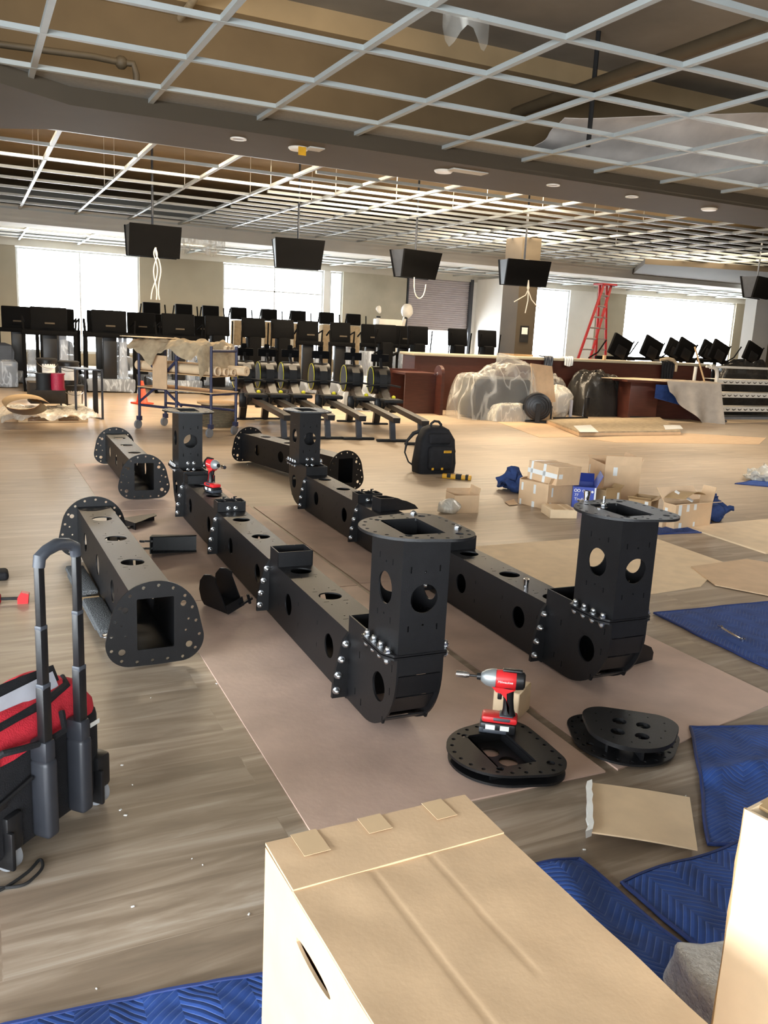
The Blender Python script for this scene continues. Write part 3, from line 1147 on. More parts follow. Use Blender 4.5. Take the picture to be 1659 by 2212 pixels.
def base3(fl, fr, br):
    """front-left, front-right and back-right floor corners from the photo -> loc, rot, w, d"""
    a, b, c = G(*fl), G(*fr), G(*br)
    d = b - a
    rot = math.atan2(d.y, d.x)
    n = Vector((-math.sin(rot), math.cos(rot), 0))
    return a, rot, d.length, abs((c - b).dot(n))


# ---- big carton nearest the camera
nb = thing('cardboard_box', 'large closed kraft carton nearest the camera, taped across its top', 'box', (0.452, 1.352, 0), R(1.5))
W_, D_, H_ = 0.438, 0.82, 0.5
mb = MB()
t_ = 0.006
P_side = [(-D_, 0), (0, 0), (0, H_), (-D_, H_)]
slit = [(-0.16, H_ - 0.075)] + [(-0.16 - 0.075 * math.sin(R(a)) if False else -0.235 + 0.075 * math.cos(R(a)), H_ - 0.075 + 0.012 * math.sin(R(a))) for a in range(20, 341, 20)]
mb.plate(P_side, [slit[1:]], t_, TR(t_ / 2, 0, 0) @ YZ)
mb.plate(P_side, [], t_, TR(W_ - t_ / 2, 0, 0) @ YZ)
mb.box(t_, W_ - t_, -t_, 0, 0, H_).box(t_, W_ - t_, -D_, -D_ + t_, 0, H_).box(t_, W_ - t_, -D_ + t_, -t_, 0, t_)
ob('carton_body', mb, M['card'], nb)


def lidfn(u, v):
    x, y = W_ * u, -0.14 - (D_ - 0.14) * v
    return (x, y, H_ + 0.004 + 0.0025 * noise.noise(Vector((x * 9, y * 9, 0))) - 0.0016 * math.exp(-((x - 0.15) / 0.004) ** 2) * (0.3 < v + 0.3 < 0.95) - 0.0014 * math.exp(-((x - 0.27) / 0.004) ** 2) * (v < 0.5))


ob('top_flap', MB().sheet(70, 40, lidfn, 0.006), M['card'], nb)
ob('top_flap', MB().sheet(24, 8, lambda u, v: (W_ * u, -0.143 * v, H_ + 0.010 + 0.0015 * noise.noise(Vector((u * 5, v * 3, 4))) - 0.003 * v), 0.005), M['card'], nb)
for x, y, w in ((0.05, -0.07, 0.052), (0.19, -0.052, 0.05), (0.335, -0.062, 0.046)):
    strip(nb, x, x + w, y, 0.002, H_ + 0.0118, H_ + 0.0126, 'tape')

# ---- tall carton at the right edge, open top with a torn rim
tcx = thing('cardboard_box', 'tall pale carton standing upright at the right edge, near the camera', 'box', (1.136, 0.885, 0), R(-79.5))
prng = random.Random(3)
t_ = 0.006
ob('carton_body', MB().box(0, 0.42, 0, t_, 0, 0.695).box(0, t_, t_, 0.5, 0, 0.695).box(0.414, 0.42, t_, 0.5, 0, 0.695).box(t_, 0.414, 0.494, 0.5, 0, 0.695).box(t_, 0.414, t_, 0.494, 0, t_), M['card2'], tcx)
ed = [(-0.001 + prng.uniform(-0.0012, 0.0012), 0.003 + prng.uniform(-0.001, 0.001), 0.695 * k / 14) for k in range(15)]
ob('torn_edge', MB().tube(ed, [prng.uniform(0.0025, 0.0042) for _ in ed], 6), M['card3'], tcx)
ob('top_flap', MB().sheet(12, 8, lambda u, v: (0.002 + 0.41 * u, 0.035 + 0.22 * v, 0.694 + 0.012 * math.sin(v * 2.2) + 0.008 * noise.noise(Vector((u * 6, v * 2, 1)))), 0.006), M['card3'], tcx)
ob('top_flap', MB().sheet(12, 8, lambda u, v: (0.002 + 0.41 * u, 0.26 + 0.235 * v, 0.700 + 0.012 * math.sin((1 - v) * 2.2) + 0.008 * noise.noise(Vector((u * 6, v * 2, 8)))), 0.006), M['card2'], tcx)

# ---- bubble-wrapped bundle between the two
bw = MB().rbox(-0.13, 0.12, -0.13, 0.13, 0, 0.13, 0.035, None, 4)
bw.subdiv(2)
bw.jitter(0.022, 9, 3, 0.005)
o = ob('bubble_wrapped_bundle', bw, BUBBLE, None, 60, (1.425, 1.03, 0.03), (0, 0, R(-15)))
tag(o, 'bubble-wrapped bundle lying on the blue blanket between the near cartons', 'bundle')
ob('wrapped_core', MB().rbox(-0.1, 0.09, -0.1, 0.1, 0.012, 0.105, 0.03), M['silver'], o)


# ---- moving blankets
def blanket(label, A, B, C_, D, z=0.010, amp=0.012, seed=1, nx=60, ny=44, m='blanket', fold=()):
    """quilted cloth spread over the corners A B C D, hem round the edge"""
    A, B, C_, D = (Vector((*p, 0)) for p in (A, B, C_, D))
    lu, lv = (B - A).length, (D - A).length

    def fn(u, v):
        p = A * (1 - u) * (1 - v) + B * u * (1 - v) + C_ * u * v + D * (1 - u) * v
        e = min(u * lu, (1 - u) * lu, v * lv, (1 - v) * lv)
        q = Vector((p.x * 3, p.y * 3, seed))
        p = p + Vector((noise.noise(q * 1.1), noise.noise(q * 1.1 + Vector((9, 0, 0))), 0)) * 0.022
        h = abs(noise.noise(q * 1.6)) * amp * 2 + abs(noise.noise(q * 4)) * amp * 0.6
        for (fu, fv, ang, hh, wd) in fold:
            s_ = (u - fu) * lu * math.cos(ang) + (v - fv) * lv * math.sin(ang)
            h += hh * math.exp(-(s_ / wd) ** 2)
        p.z = z + h * min(1, 0.25 + e / 0.06)
        return p
    uvs = lambda u, v: (u * lu, v * lv)
    o = ob('moving_blanket', MB().sheet(nx, ny, fn, 0.008, uvs), M[m], None, 60)
    tag(o, label, 'blanket', 'blue moving blankets')
    ring = [fn(k / nx, 0) for k in range(nx)] + [fn(1, k / ny) for k in range(ny)] + [fn(1 - k / nx, 1) for k in range(nx)] + [fn(0, 1 - k / ny) for k in range(ny)]
    ob('hem', MB().tube([p + Vector((0, 0, -0.002)) for p in ring], 0.0065, 6, None, True), M['hem'], o)
    return o


blanket('blue quilted blanket spread flat at mid right, a wrench lying on it', (3.32, 3.33), (4.95, 3.24), (4.8, 1.6), (3.2, 1.72), seed=2, amp=0.006)
blanket('blue quilted blanket on the floor right of the stacked base plates', (2.45, 2.21), (3.35, 1.79), (2.75, 1.15), (1.9, 1.595), seed=5, fold=((0.1, 0.45, 1.2, 0.025, 0.04),))
blanket('blue quilted blanket under the bubble wrap, right of the slit', (1.545, 1.535), (2.45, 1.6), (2.4, 0.75), (1.555, 0.85), seed=8, fold=((0.3, 0.3, 1.0, 0.03, 0.05),))
blanket('blue quilted blanket partly under the big near carton', (0.93, 1.735), (1.495, 1.675), (1.535, 0.8), (0.93, 0.85), seed=11, amp=0.01, fold=((0.7, 0.3, 0.3, 0.02, 0.05),))
blanket('blue quilted blanket at the bottom left of the picture', (-0.02, 1.655), (0.62, 1.585), (0.62, 0.85), (-0.15, 0.95), seed=14)

# ---- loose flattened cardboard on the floor
def board(label, pts, z=0.0, t=0.005, m='card2', curl=0.0, group='flattened cartons on the floor'):
    o = ob('cardboard_sheet', MB().prism([(p[0], p[1]) for p in pts], z, z + t), M[m])
    if curl:
        o.data.vertices[1].co.z += curl
    return tag(o, label, 'cardboard', group)


board('wide flattened carton with long creases, right of the right beam', [(3.06, 4.9), (4.66, 4.9), (4.62, 4.06), (4.0, 3.66), (3.05, 3.6)])
for k, y in enumerate((3.95, 4.25, 4.55)):
    pass
board('flattened carton at the right edge beyond the dark floor strip', [(5.2, 5.0), (6.6, 5.05), (6.5, 4.1), (5.14, 4.15)], t=0.012)
board('dull flattened carton lapping over the wide creased one', [(4.28, 4.02), (4.85, 4.06), (5.3, 3.3), (4.36, 3.2), (4.1, 3.64)], 0.0052, 0.006, 'card')
cbn = thing('cardboard_sheet', 'folded piece of cardboard with a torn white edge, in front of the blue blankets', 'cardboard', (0, 0, 0))
pc = [G(1275, 1690, 0.04), G(1490, 1722, 0.02), G(1507, 1835, 0.02), G(1278, 1797, 0.045)]


def cbf(u, v):
    a, b, c, d = pc
    p = a * (1 - u) * (1 - v) + b * u * (1 - v) + c * u * v + d * (1 - u) * v
    p.z += 0.008 * math.sin(u * math.pi) * 0.4
    return p


ob('board', MB().sheet(16, 10, cbf, 0.005), M['card2'], cbn)
te = [(cbf(0, k / 9) + Vector((-0.006 + 0.003 * math.sin(k * 2.6), 0, -0.002))) for k in range(10)]
ob('torn_edge', MB().loft([[p + Vector(q) for q in ((-0.007 - 0.006 * (k % 3 == 0), -0.003, -0.012), (0.01, 0, -0.012), (0.012, 0, 0.012), (-0.006 - 0.007 * (k % 2), 0.002, 0.008))] for k, p in enumerate(te)]), M['label'], cbn)

# ---- cluster of opened cartons
TL = [('f', 0.03, 0.13, 0.022, 0.07), ('f', 0.17, 0.12, 0.025, 0.08), ('r', 0.05, 0.11, 0.022, 0.08), ('f', 0.16, 0.0, 0.03, 0.05), ('r', 0.03, 0.0, 0.025, 0.06), ('f', 0.02, 0.0, 0.02, 0.05)]
a, rot, w, d = base3((1118, 1087), (1180, 1102), (1211, 1089))
low = carton('lower of the two stacked brown cartons with white tape tabs', a, rot, w, d, 0.225, 'card', (('r', 0.06, 25), ('l', 0.05, -60)), TL, True)
n = Vector((-math.sin(rot), math.cos(rot), 0))
e = Vector((math.cos(rot), math.sin(rot), 0))
up_ = carton('upper taped carton tipped on top of the lower brown carton', a + e * 0.03 + n * 0.06 + Vector((0, 0, 0.229)), rot - 0.05, w * 1.05, d * 0.9, 0.165, 'card',
             (), [('f', 0.035, 0, 0.025, 0.165), ('f', 0.18, 0, 0.03, 0.165), ('f', 0.0, 0.06, w * 1.05, 0.04), ('r', 0.02, 0.06, 0.05, 0.04), ('t', 0.18, 0, 0.03, d * 0.9), ('t', 0.035, 0, 0.025, d * 0.9)], True, None, (R(-3), R(2)))
a, rot, w, d = base3((1266, 1062), (1300, 1082), (1346, 1068))
tall = carton('tall opened carton standing with one long side panel raised', a, rot, w, d, 0.34, 'card', (('r', 0.085, 4), ('b', 0.07, 15), ('l', 0.05, 65)), [('f', 0.03, 0.2, 0.02, 0.08), ('r', 0.08, 0.24, 0.04, 0.08), ('r', 0.07, 0.02, 0.05, 0.09)], False)
a, rot, w, d = base3((1234, 1096), (1284, 1100), (1315, 1088))
bb = carton('blue printed carton with open flaps, behind the front right upright', a, rot, w, d, 0.19, 'bluebox', (('l', 0.11, 35), ('r', 0.12, 25), ('b', 0.09, 40)), [('f', w - 0.014, 0, 0.014, 0.19)], False)
ob('printed_lettering', text_mesh('Gain', 0.032), None, bb, loc=(w * 0.55, -0.0015, 0.155), rot=(R(90), 0, 0)).data.materials.append(M['label'])
ob('printed_lettering', text_mesh('77', 0.034), None, bb, loc=(w * 0.17, -0.0015, 0.115), rot=(R(90), 0, 0)).data.materials.append(M['label'])
ob('printed_lettering', text_mesh('Tindlon', 0.038), None, bb, loc=(w * 0.38, -0.0015, 0.078), rot=(R(90), 0, 0)).data.materials.append(M['label'])
lg = MB()
for x in (w * 0.12, w * 0.26):
    lg.mesh(flat_mesh(circ(x, 0.157, 0.014, 16), [circ(x, 0.157, 0.009, 16)], 0.001), TR(0, -0.0012, 0) @ XZ)
lg.mesh(flat_mesh(circ(w * 0.84, 0.152, 0.011, 12), [], 0.001), TR(0, -0.0012, 0) @ XZ)
ob('printed_lettering', lg, M['label'], bb)
a, rot, w, d = base3((1306, 1098), (1338, 1094), (1350, 1085))
carton('small dull carton with one torn flap, right of the blue carton', a, rot, w, d, 0.16, 'card3', (('r', 0.05, 50), ('f', 0.02, 10)), [('f', w - 0.05, 0.04, 0.03, 0.09)], False)
a, rot, w, d = base3((1355, 1105), (1404, 1112), (1420, 1100))
carton('shallow olive carton between the raised panel and the flapped carton', a, rot, w, d, 0.12, 'card3', (('f', 0.05, 60), ('r', 0.06, 70)), [('f', w * 0.72, 0.02, 0.03, 0.09)], False)
a, rot, w, d = base3((1428, 1136), (1455, 1144), (1511, 1131))
rb = carton('brown carton with four white tape straps and big flaps standing open', a, rot, w, d, 0.2, 'card', (('l', 0.14, 42), ('b', 0.13, 12), ('r', 0.1, 75)),
            [('r', 0.03, 0.11, 0.035, 0.09), ('r', 0.12, 0.14, 0.03, 0.06), ('r', 0.2, 0.15, 0.03, 0.05), ('r', 0.05, 0, 0.03, 0.05), ('f', 0.02, 0, 0.03, 0.16), ('r', 0.21, 0, 0.02, 0.05)], False)
ob('flap', MB().sheet(10, 8, lambda u, v: (-0.02 + 0.22 * u, 0.02 + 0.22 * v, 0.235 + 0.05 * math.sin(v * 2.6) + 0.03 * u), 0.005), M['card3'], rb)
ob('flap', MB().box(0, 0.16, 0, 0.035, 0, 0.004, TR(0.05, 0.05, 0.29) @ ry(R(28)) @ rz(R(30))), M['label'], rb)
a, rot, w, d = base3((1411, 1137), (1430, 1141), (1440, 1132))
carton('narrow brown carton squeezed left of the strapped carton', a, rot, w, d, 0.12, 'card', (), [('f', 0.015, 0, 0.03, 0.07)], True)
a, rot, w, d = base3((1188, 1120), (1246, 1121), (1252, 1108))
pk = carton('low tape-wrapped brown parcel in front of the stacked cartons', a, rot, w, d, 0.075, 'card2', (), [('t', 0.03, 0, 0.1, d), ('t', 0.16, 0.0, 0.04, d)], True, None, (0, 0), 'parcel', 'parcel')
a, rot, w, d = base3((980, 1109), (1033, 1108), (1036, 1097))
carton('small open kraft box standing alone beside a clear plastic bag', a, rot, w, d, 0.15, 'card', (('r', 0.06, 8), ('b', 0.03, -20)), (), False)
sb = MB().ball((0, 0, 0.055), 0.1, (1, 0.7, 0.62), 12)
sb.jitter(0.03, 14, 5, 0.004)
tag(ob('plastic_bag', sb, BAG, None, 60, tuple(G(968, 1108))), 'crumpled clear plastic bag on the floor left of the small open box', 'plastic bag')
c_ = [G(*p, 0.012) for p in ((1091, 1083), (1110, 1077), (1118, 1088), (1100, 1090))]
ob('cardboard_scrap', MB().prism([(p.x, p.y) for p in c_], 0.004, 0.009), M['card'])
tag(bpy.data.objects['cardboard_scrap'], 'small scrap of cardboard on the floor left of the stacked cartons', 'cardboard')


def crumple(label, p, sx, sy, sz, seed, m='blanket2', name='moving_blanket', rot=0.0, cat='blanket', mt=None, group='blue moving blankets'):
    mb = MB().ball((0, 0, sz * 0.8), 1.0, (sx, sy, sz), 18)
    mb.jitter(0.085, 8, seed)
    mb.jitter(0.045, 19, seed + 3, 0.004)
    o = ob(name, mb, mt or M[m], None, 60, (p.x, p.y, 0), (0, 0, rot))
    return tag(o, label, cat, group)


crumple('crumpled blue blanket heaped left of the stacked cartons', G(1112, 1060), 0.15, 0.14, 0.1, 2)
crumple('crumpled blue blanket heaped right of the strapped carton', G(1538, 1122), 0.13, 0.16, 0.11, 6)
blanket('blue quilted blanket under the strapped carton, edge showing', (4.72, 5.25), (5.6, 5.1), (5.3, 4.8), (4.78, 4.86), 0.004, 0.004, 21, 24, 16)
blanket('blue quilted blanket under the stacked and printed cartons', (4.2, 6.2), (5.9, 6.9), (5.6, 5.7), (4.4, 5.6), 0.004, 0.004, 23, 24, 16) if False else None
q = G(1645, 1045)
blanket('blue blanket at the far right edge under a white plastic bundle', (q.x - 0.35, q.y + 0.05), (q.x + 0.7, q.y + 0.4), (q.x + 0.6, q.y - 0.35), (q.x + 0.02, q.y - 0.3), 0.004, 0.01, 25, 24, 16)
crumple('white plastic bundle at the far right edge on a blue blanket', G(1656, 1037), 0.28, 0.18, 0.07, 9, name='plastic_bundle', cat='plastic bundle', mt=BAG, group=None) if True else None

# ================================================================== TOOLS
def driver(label, loc, rot):
    t = thing('impact_driver', label, 'power tool', loc, rot)
    # x forward along the barrel, z up; battery foot at z 0
    prof = lambda x, r: [(x, r * math.cos(2 * math.pi * i / 20), 0.196 + r * 1.12 * math.sin(2 * math.pi * i / 20)) for i in range(20)]
    ob('motor_housing', MB().loft([prof(-0.058, 0.024), prof(-0.052, 0.029), prof(-0.005, 0.031), prof(0.022, 0.029), prof(0.03, 0.027)]), M['red'], t)
    ob('rear_cap', MB().loft([prof(-0.082, 0.02), prof(-0.076, 0.028), prof(-0.056, 0.031), prof(-0.05, 0.031)]).rbox(-0.07, 0.0, -0.012, 0.012, 0.226, 0.236, 0.004), M['plastic'], t)
    ob('nose_cone', MB().loft([prof(0.022, 0.0305), prof(0.035, 0.031), prof(0.058, 0.025), prof(0.073, 0.016), prof(0.076, 0.012)]), M['alloy'], t)
    ob('collar', MB().loft([prof(0.076, 0.012), prof(0.09, 0.0105)]).cyl((0.09, 0, 0.196), (0.122, 0, 0.196), 0.0045, n=8), M['plastic'], t)
    ob('socket', MB().cyl((0.118, 0, 0.196), (0.128, 0, 0.196), 0.009, 0.0115).cyl((0.128, 0, 0.196), (0.165, 0, 0.196), 0.0125), M['chrome'], t)

    def sec(z, x, a, b, k=20):
        return [(x + a * math.copysign(abs(math.cos(2 * math.pi * i / k)) ** 0.8, math.cos(2 * math.pi * i / k)), b * math.sin(2 * math.pi * i / k), z) for i in range(k)]
    ob('grip', MB().loft([sec(0.062, -0.032, 0.026, 0.02), sec(0.085, -0.03, 0.02, 0.017), sec(0.12, -0.028, 0.018, 0.0165), sec(0.15, -0.024, 0.021, 0.018), sec(0.172, -0.018, 0.03, 0.02)]), M['plastic'], t)
    ob('grip_panel', MB().prism([(0.034, 0.17), (-0.05, 0.166), (-0.02, 0.15), (-0.026, 0.085), (-0.034, 0.07), (-0.032, 0.1), (-0.018, 0.13), (0.0, 0.148), (0.018, 0.152)], -0.0215, 0.0215, XZ), M['red'], t)
    ob('trigger', MB().rbox(-0.004, 0.012, -0.008, 0.008, 0.118, 0.15, 0.004), M['plastic'], t)
    ob('foot', MB().rbox(-0.066, 0.062, -0.034, 0.034, 0.036, 0.062, 0.01), M['red'], t)
    ob('foot_pad', MB().rbox(-0.045, 0.025, -0.0352, 0.0352, 0.042, 0.06, 0.008).rbox(-0.05, 0.0, -0.026, 0.026, 0.058, 0.066, 0.004), M['plast2'], t)
    bat = ob('battery', MB().rbox(-0.062, 0.066, -0.037, 0.037, 0.0, 0.038, 0.008), M['plastic'], t)
    ob('battery_latch', MB().rbox(-0.03, 0.055, -0.0385, 0.0385, 0.0, 0.014, 0.003).rbox(0.05, 0.068, -0.0385, 0.0385, 0.0, 0.02, 0.003), M['plast2'], bat)
    lb = MB()
    for s_ in (-1, 1):
        lb.box(-0.038, -0.006, s_ * 0.0378, s_ * 0.0372, 0.014, 0.032).box(0.012, 0.046, s_ * 0.0378, s_ * 0.0372, 0.014, 0.032)
    ob('battery_label', lb, M['label'], bat)
    for s_ in (-1, 1):
        me = text_mesh('Milwaukee', 0.0125, 0.0004, 0.25)
        me.materials.append(M['label'])
        ob('wordmark', me, None, t, loc=(-0.012, s_ * 0.0312, 0.196), rot=(R(90), 0, 0 if s_ < 0 else R(180)))
    return t


db = G(1076, 1576, 0.059)
d1, d2 = G(1110, 1452, 0.28), G(1020, 1442, 0.28)
drv = driver('red and black impact driver standing on the double base plate, nearest the camera', (db.x, db.y, 0.0595), math.atan2(d2.y - d1.y, d2.x - d1.x))
p = G(459, 1063, 0.292)
drv2 = dup(drv, (p.x, p.y, 0.2955), R(-75), 'second impact driver standing at the rear end of the middle beam')
a, rot, w, d = base3((1062, 1545), (1117, 1560), (1148, 1533))
carton('little kraft box on the hardboard right behind the near impact driver', a, rot, w, d, 0.115, 'card2', (), (), True)


def loose_bolt(label, p, z, h=0.045):
    t = thing('hex_bolt', label, 'bolt', (p.x, p.y, z), 0.4, 'loose bolts')
    ob('bolt_head', MB().cyl((0, 0, 0), (0, 0, 0.003), 0.017).cyl((0, 0, 0.003), (0, 0, 0.014), 0.0135, n=6).ball((0, 0, 0.014), 0.011, (1, 1, 0.8), 8), M['zinc'], t)
    if h:
        ob('shank', MB().cyl((0, 0, 0.003), (0, 0, h), 0.006), M['zinc'], t)
    return t


loose_bolt('shiny bolt on the flange of the front middle upright, back edge', G(893, 1115, 0.777), 0.777, 0)
loose_bolt('shiny bolt with washer on the flange of the front middle upright, right corner', G(988, 1146, 0.777), 0.777, 0)
loose_bolt('bolt standing thread up on the flange of the front right upright', G(1303, 1097, 0.777), 0.777, 0.05)
for lb_, px_, z_ in (('chrome socket standing on the flange of the front right upright', (1267, 1080), 0.777), ('chrome socket standing on top of the right beam', (1136, 1268), 0.294)):
    q = G(*px_, z_)
    s_ = thing('socket', lb_, 'socket', (q.x, q.y, z_))
    ob('socket_body', MB().cyl((0, 0, 0), (0, 0, 0.022), 0.012).cyl((0, 0, 0.022), (0, 0, 0.04), 0.0145), M['chrome'], s_)
    ob('socket_mouth', MB().cyl((0, 0, 0.04), (0, 0, 0.0405), 0.010, n=6), M['rubber'], s_)


def wrench(label, p, q, z, flex=True):
    d = q - p
    L = Vector((d.x, d.y, 0)).length
    t = thing('wrench', label, 'wrench', (p.x, p.y, z), math.atan2(d.y, d.x))
    ob('handle', MB().loft([[(x, -w_, 0.002), (x, w_, 0.002), (x, w_ * 0.8, h_), (x, -w_ * 0.8, h_)] for x, w_, h_ in ((0.01, 0.006, 0.008), (0.03, 0.0055, 0.007), (L * 0.5, 0.006, 0.0075), (L - 0.02, 0.006, 0.008), (L - 0.005, 0.009, 0.01))]), M['chrome'], t)
    ob('ring_end', MB().pipe((L, 0, 0.0), (L, 0, 0.012), 0.014, 0.0085), M['chrome'], t)
    ob('open_end', MB().prism([(0.014, 0.006), (0.0, 0.013), (-0.014, 0.012), (-0.004, 0.005), (-0.004, -0.005), (-0.014, -0.012), (0.0, -0.013), (0.014, -0.006)], 0.001, 0.008), M['chrome'], t)
    return t


wrench('chrome wrench lying on the flange of the front right upright', G(1255, 1084, 0.777), G(1294, 1103, 0.777), 0.777)
wrench('chrome wrench lying on the blue blanket at mid right', G(1556, 1357, 0.03), G(1603, 1386, 0.03), 0.034)

# ---- rolling tool bag
bag = thing('rolling_tool_bag', 'black and red wheeled tool bag with its pull handle raised', 'tool bag', (0.176, 2.342, 0), R(43.8))
tub = MB().rbox(-0.37, 0.175, 0.0, 0.27, 0.035, 0.33, 0.03, None, 3)
ob('tub', tub, M['blkcloth'], bag)


def rring(x0, x1, y0, y1, z, n=36, p=0.25):
    out = []
    for i in range(n):
        a = 2 * math.pi * i / n
        c, s_ = math.cos(a), math.sin(a)
        out.append(((x0 + x1) / 2 + (x1 - x0) / 2 * math.copysign(abs(c) ** p, c), (y0 + y1) / 2 + (y1 - y0) / 2 * math.copysign(abs(s_) ** p, s_), z))
    return out


tp = MB().loft([rring(-0.372, 0.176, -0.004, 0.272, 0.315), rring(-0.37, 0.172, 0.0, 0.265, 0.345), rring(-0.34, 0.15, 0.04, 0.235, 0.395), rring(-0.31, 0.13, 0.075, 0.2, 0.41)], None, True)
tp.subdiv(1)
tp.jitter(0.012, 12, 4)
ob('red_top', tp, M['redcloth'], bag, 60)
ob('zip_rim', MB().tube([(x, y, z) for x, y, z in ((-0.36, 0.05, 0.383), (-0.2, 0.047, 0.388), (0, 0.047, 0.392), (0.1, 0.06, 0.402), (0.13, 0.1, 0.41))], [0.012, 0.013, 0.013, 0.012, 0.008], 8), M['blkcloth'], bag)
ob('lid', MB().sheet(18, 6, lambda u, v: (-0.42 + 0.52 * u, 0.075 + 0.03 * v, 0.39 + 0.085 * v * (0.75 + 0.25 * math.sin(0.4 + u * 2.6))), 0.008), M['blkcloth'], bag)
ob('lid_lining', MB().sheet(18, 5, lambda u, v: (-0.41 + 0.49 * u, 0.064 + 0.026 * v, 0.392 + 0.055 * v), 0.003), M['silver'], bag)
for nm, x in (('pull_pole', -0.098), ('pull_pole', 0.04)):
    po = MB().rbox(x - 0.016, x + 0.016, -0.052, -0.025, 0.34, 0.5, 0.006).rbox(x - 0.0135, x + 0.0135, -0.05, -0.028, 0.5, 0.66, 0.005).rbox(x - 0.0115, x + 0.0115, -0.049, -0.03, 0.66, 0.83, 0.005)
    o = ob(nm, po, M['plastic'], bag)
    ob('pole_collar', MB().rbox(x - 0.015, x + 0.015, -0.052, -0.026, 0.49, 0.506, 0.003), M['plast2'], o)
    ob('pole_collar', MB().rbox(x - 0.013, x + 0.013, -0.05, -0.028, 0.652, 0.666, 0.003), M['plast2'], o)
    ob('pole_sleeve', MB().rbox(x - 0.024, x + 0.024, -0.062, 0.0, 0.06, 0.29, 0.014, None, 3).rbox(x - 0.02, x + 0.02, -0.058, 0.0, 0.28, 0.345, 0.01), M['plast3'], bag)
hb_ = [(-0.098, -0.039, 0.82), (-0.094, -0.039, 0.845), (-0.07, -0.039, 0.858), (-0.03, -0.039, 0.866), (0.012, -0.039, 0.858), (0.036, -0.039, 0.845), (0.04, -0.039, 0.82)]
ob('pull_handle', MB().tube(hb_, [0.015, 0.0165, 0.0155, 0.017, 0.0155, 0.0165, 0.015], 12), M['plast2'], bag)
for x in (-0.19, 0.165):
    w_ = ob('wheel', MB().cyl((x - 0.014, 0.02, 0.042), (x + 0.014, 0.02, 0.042), 0.042, n=24), M['grey'], bag)
    ob('wheel_guard', MB().rbox(x - 0.03, x + 0.028, -0.018, 0.05, 0.06, 0.17, 0.012).rbox(x - 0.03, x - 0.016, -0.03, 0.05, 0.02, 0.13, 0.005), M['plastic'], bag)
ob('side_pocket', MB().rbox(0.165, 0.2, 0.03, 0.2, 0.06, 0.26, 0.012), M['blkcloth'], bag)
hd = [(-0.24, 0.0, 0.345), (-0.225, -0.02, 0.36), (-0.17, -0.035, 0.352), (-0.08, -0.03, 0.33), (-0.02, -0.035, 0.335), (0.0, -0.012, 0.36), (0.01, 0.0, 0.37)]
ob('carry_strap', MB().tube(hd, 0.009, 8), M['blkcloth'], bag)
sp = ob('strap_patch', MB().rbox(-0.285, -0.225, -0.01, 0.0, 0.31, 0.36, 0.003), M['plast2'], bag)
st = MB()
for a, b in (((-0.28, 0.314), (-0.23, 0.356)), ((-0.28, 0.356), (-0.23, 0.314)), ((-0.28, 0.356), (-0.23, 0.356)), ((-0.28, 0.314), (-0.23, 0.314))):
    st.cyl((a[0], -0.0108, a[1]), (b[0], -0.0108, b[1]), 0.0009, n=5)
ob('cross_stitch', st, M['label'], sp)
nl = ob('number_tag', MB().box(-0.165, -0.138, -0.0045, -0.002, 0.352, 0.37), M['plast2'], bag, rot=(R(-14), 0, 0), loc=(0, 0.088, 0.006))
me = text_mesh('15', 0.014)
me.materials.append(M['label'])
ob('number', me, None, nl, loc=(-0.151, -0.005, 0.361), rot=(R(90), R(180), 0))
ob('care_label', MB().box(-0.056, -0.03, -0.0015, 0.0, 0.278, 0.298).box(0.125, 0.165, -0.0015, 0.0, 0.27, 0.284), M['label'], bag)
ob('buckle', MB().rbox(-0.25, -0.21, -0.014, 0.0, 0.2, 0.222, 0.004).cyl((-0.26, -0.008, 0.21), (-0.13, -0.02, 0.245), 0.006, n=6), M['plastic'], bag)
ob('corner_panel', MB().rbox(-0.33, -0.26, -0.012, 0.01, 0.06, 0.18, 0.006), M['redcloth'], bag)
cd_ = [G(-25, 1935, 0.006), G(15, 1915, 0.006), G(62, 1882, 0.006), G(86, 1857, 0.006), G(92, 1872, 0.006), G(76, 1893, 0.006), G(45, 1913, 0.006), G(-25, 1920, 0.006)]
cpts = []
for i in range(len(cd_) - 1):
    p0, p1, p2, p3 = cd_[max(i - 1, 0)], cd_[i], cd_[i + 1], cd_[min(i + 2, len(cd_) - 1)]
    for k in range(6):
        t = k / 6
        cpts.append(0.5 * ((2 * p1) + (p2 - p0) * t + (2 * p0 - 5 * p1 + 4 * p2 - p3) * t * t + (3 * p1 - p0 - 3 * p2 + p3) * t ** 3))
tag(ob('power_cord', MB().tube(cpts, 0.0042, 8), M['rubber']), 'thin black cord looped on the floor in front of the wheeled tool bag', 'cord')
# red clamp tool and black object cut by the left edge
p = G(48, 1302)
t = thing('bar_clamp', 'red-ended bar clamp on the floor at the left edge', 'clamp', (p.x, p.y, 0), R(170))
ob('clamp_jaw', MB().prism([(-0.03, 0.0), (0.02, 0.0), (0.02, 0.03), (0.0, 0.06), (-0.035, 0.05)], -0.02, 0.02, XZ), M['red'], t)
ob('clamp_bar', MB().rbox(0.0, 0.34, -0.008, 0.008, 0.018, 0.032, 0.003), M['rubber'], t)
ob('clamp_head', MB().rbox(0.1, 0.15, -0.02, 0.02, 0.0, 0.05, 0.008), M['redcloth'], t)
p = G(2, 1250)
tag(ob('tool_pouch', MB().rbox(-0.09, 0.04, -0.06, 0.06, 0, 0.05, 0.02, None, 3), M['blkcloth'], None, 40, tuple(p)), 'black pouch at the left edge behind the bar clamp', 'pouch')
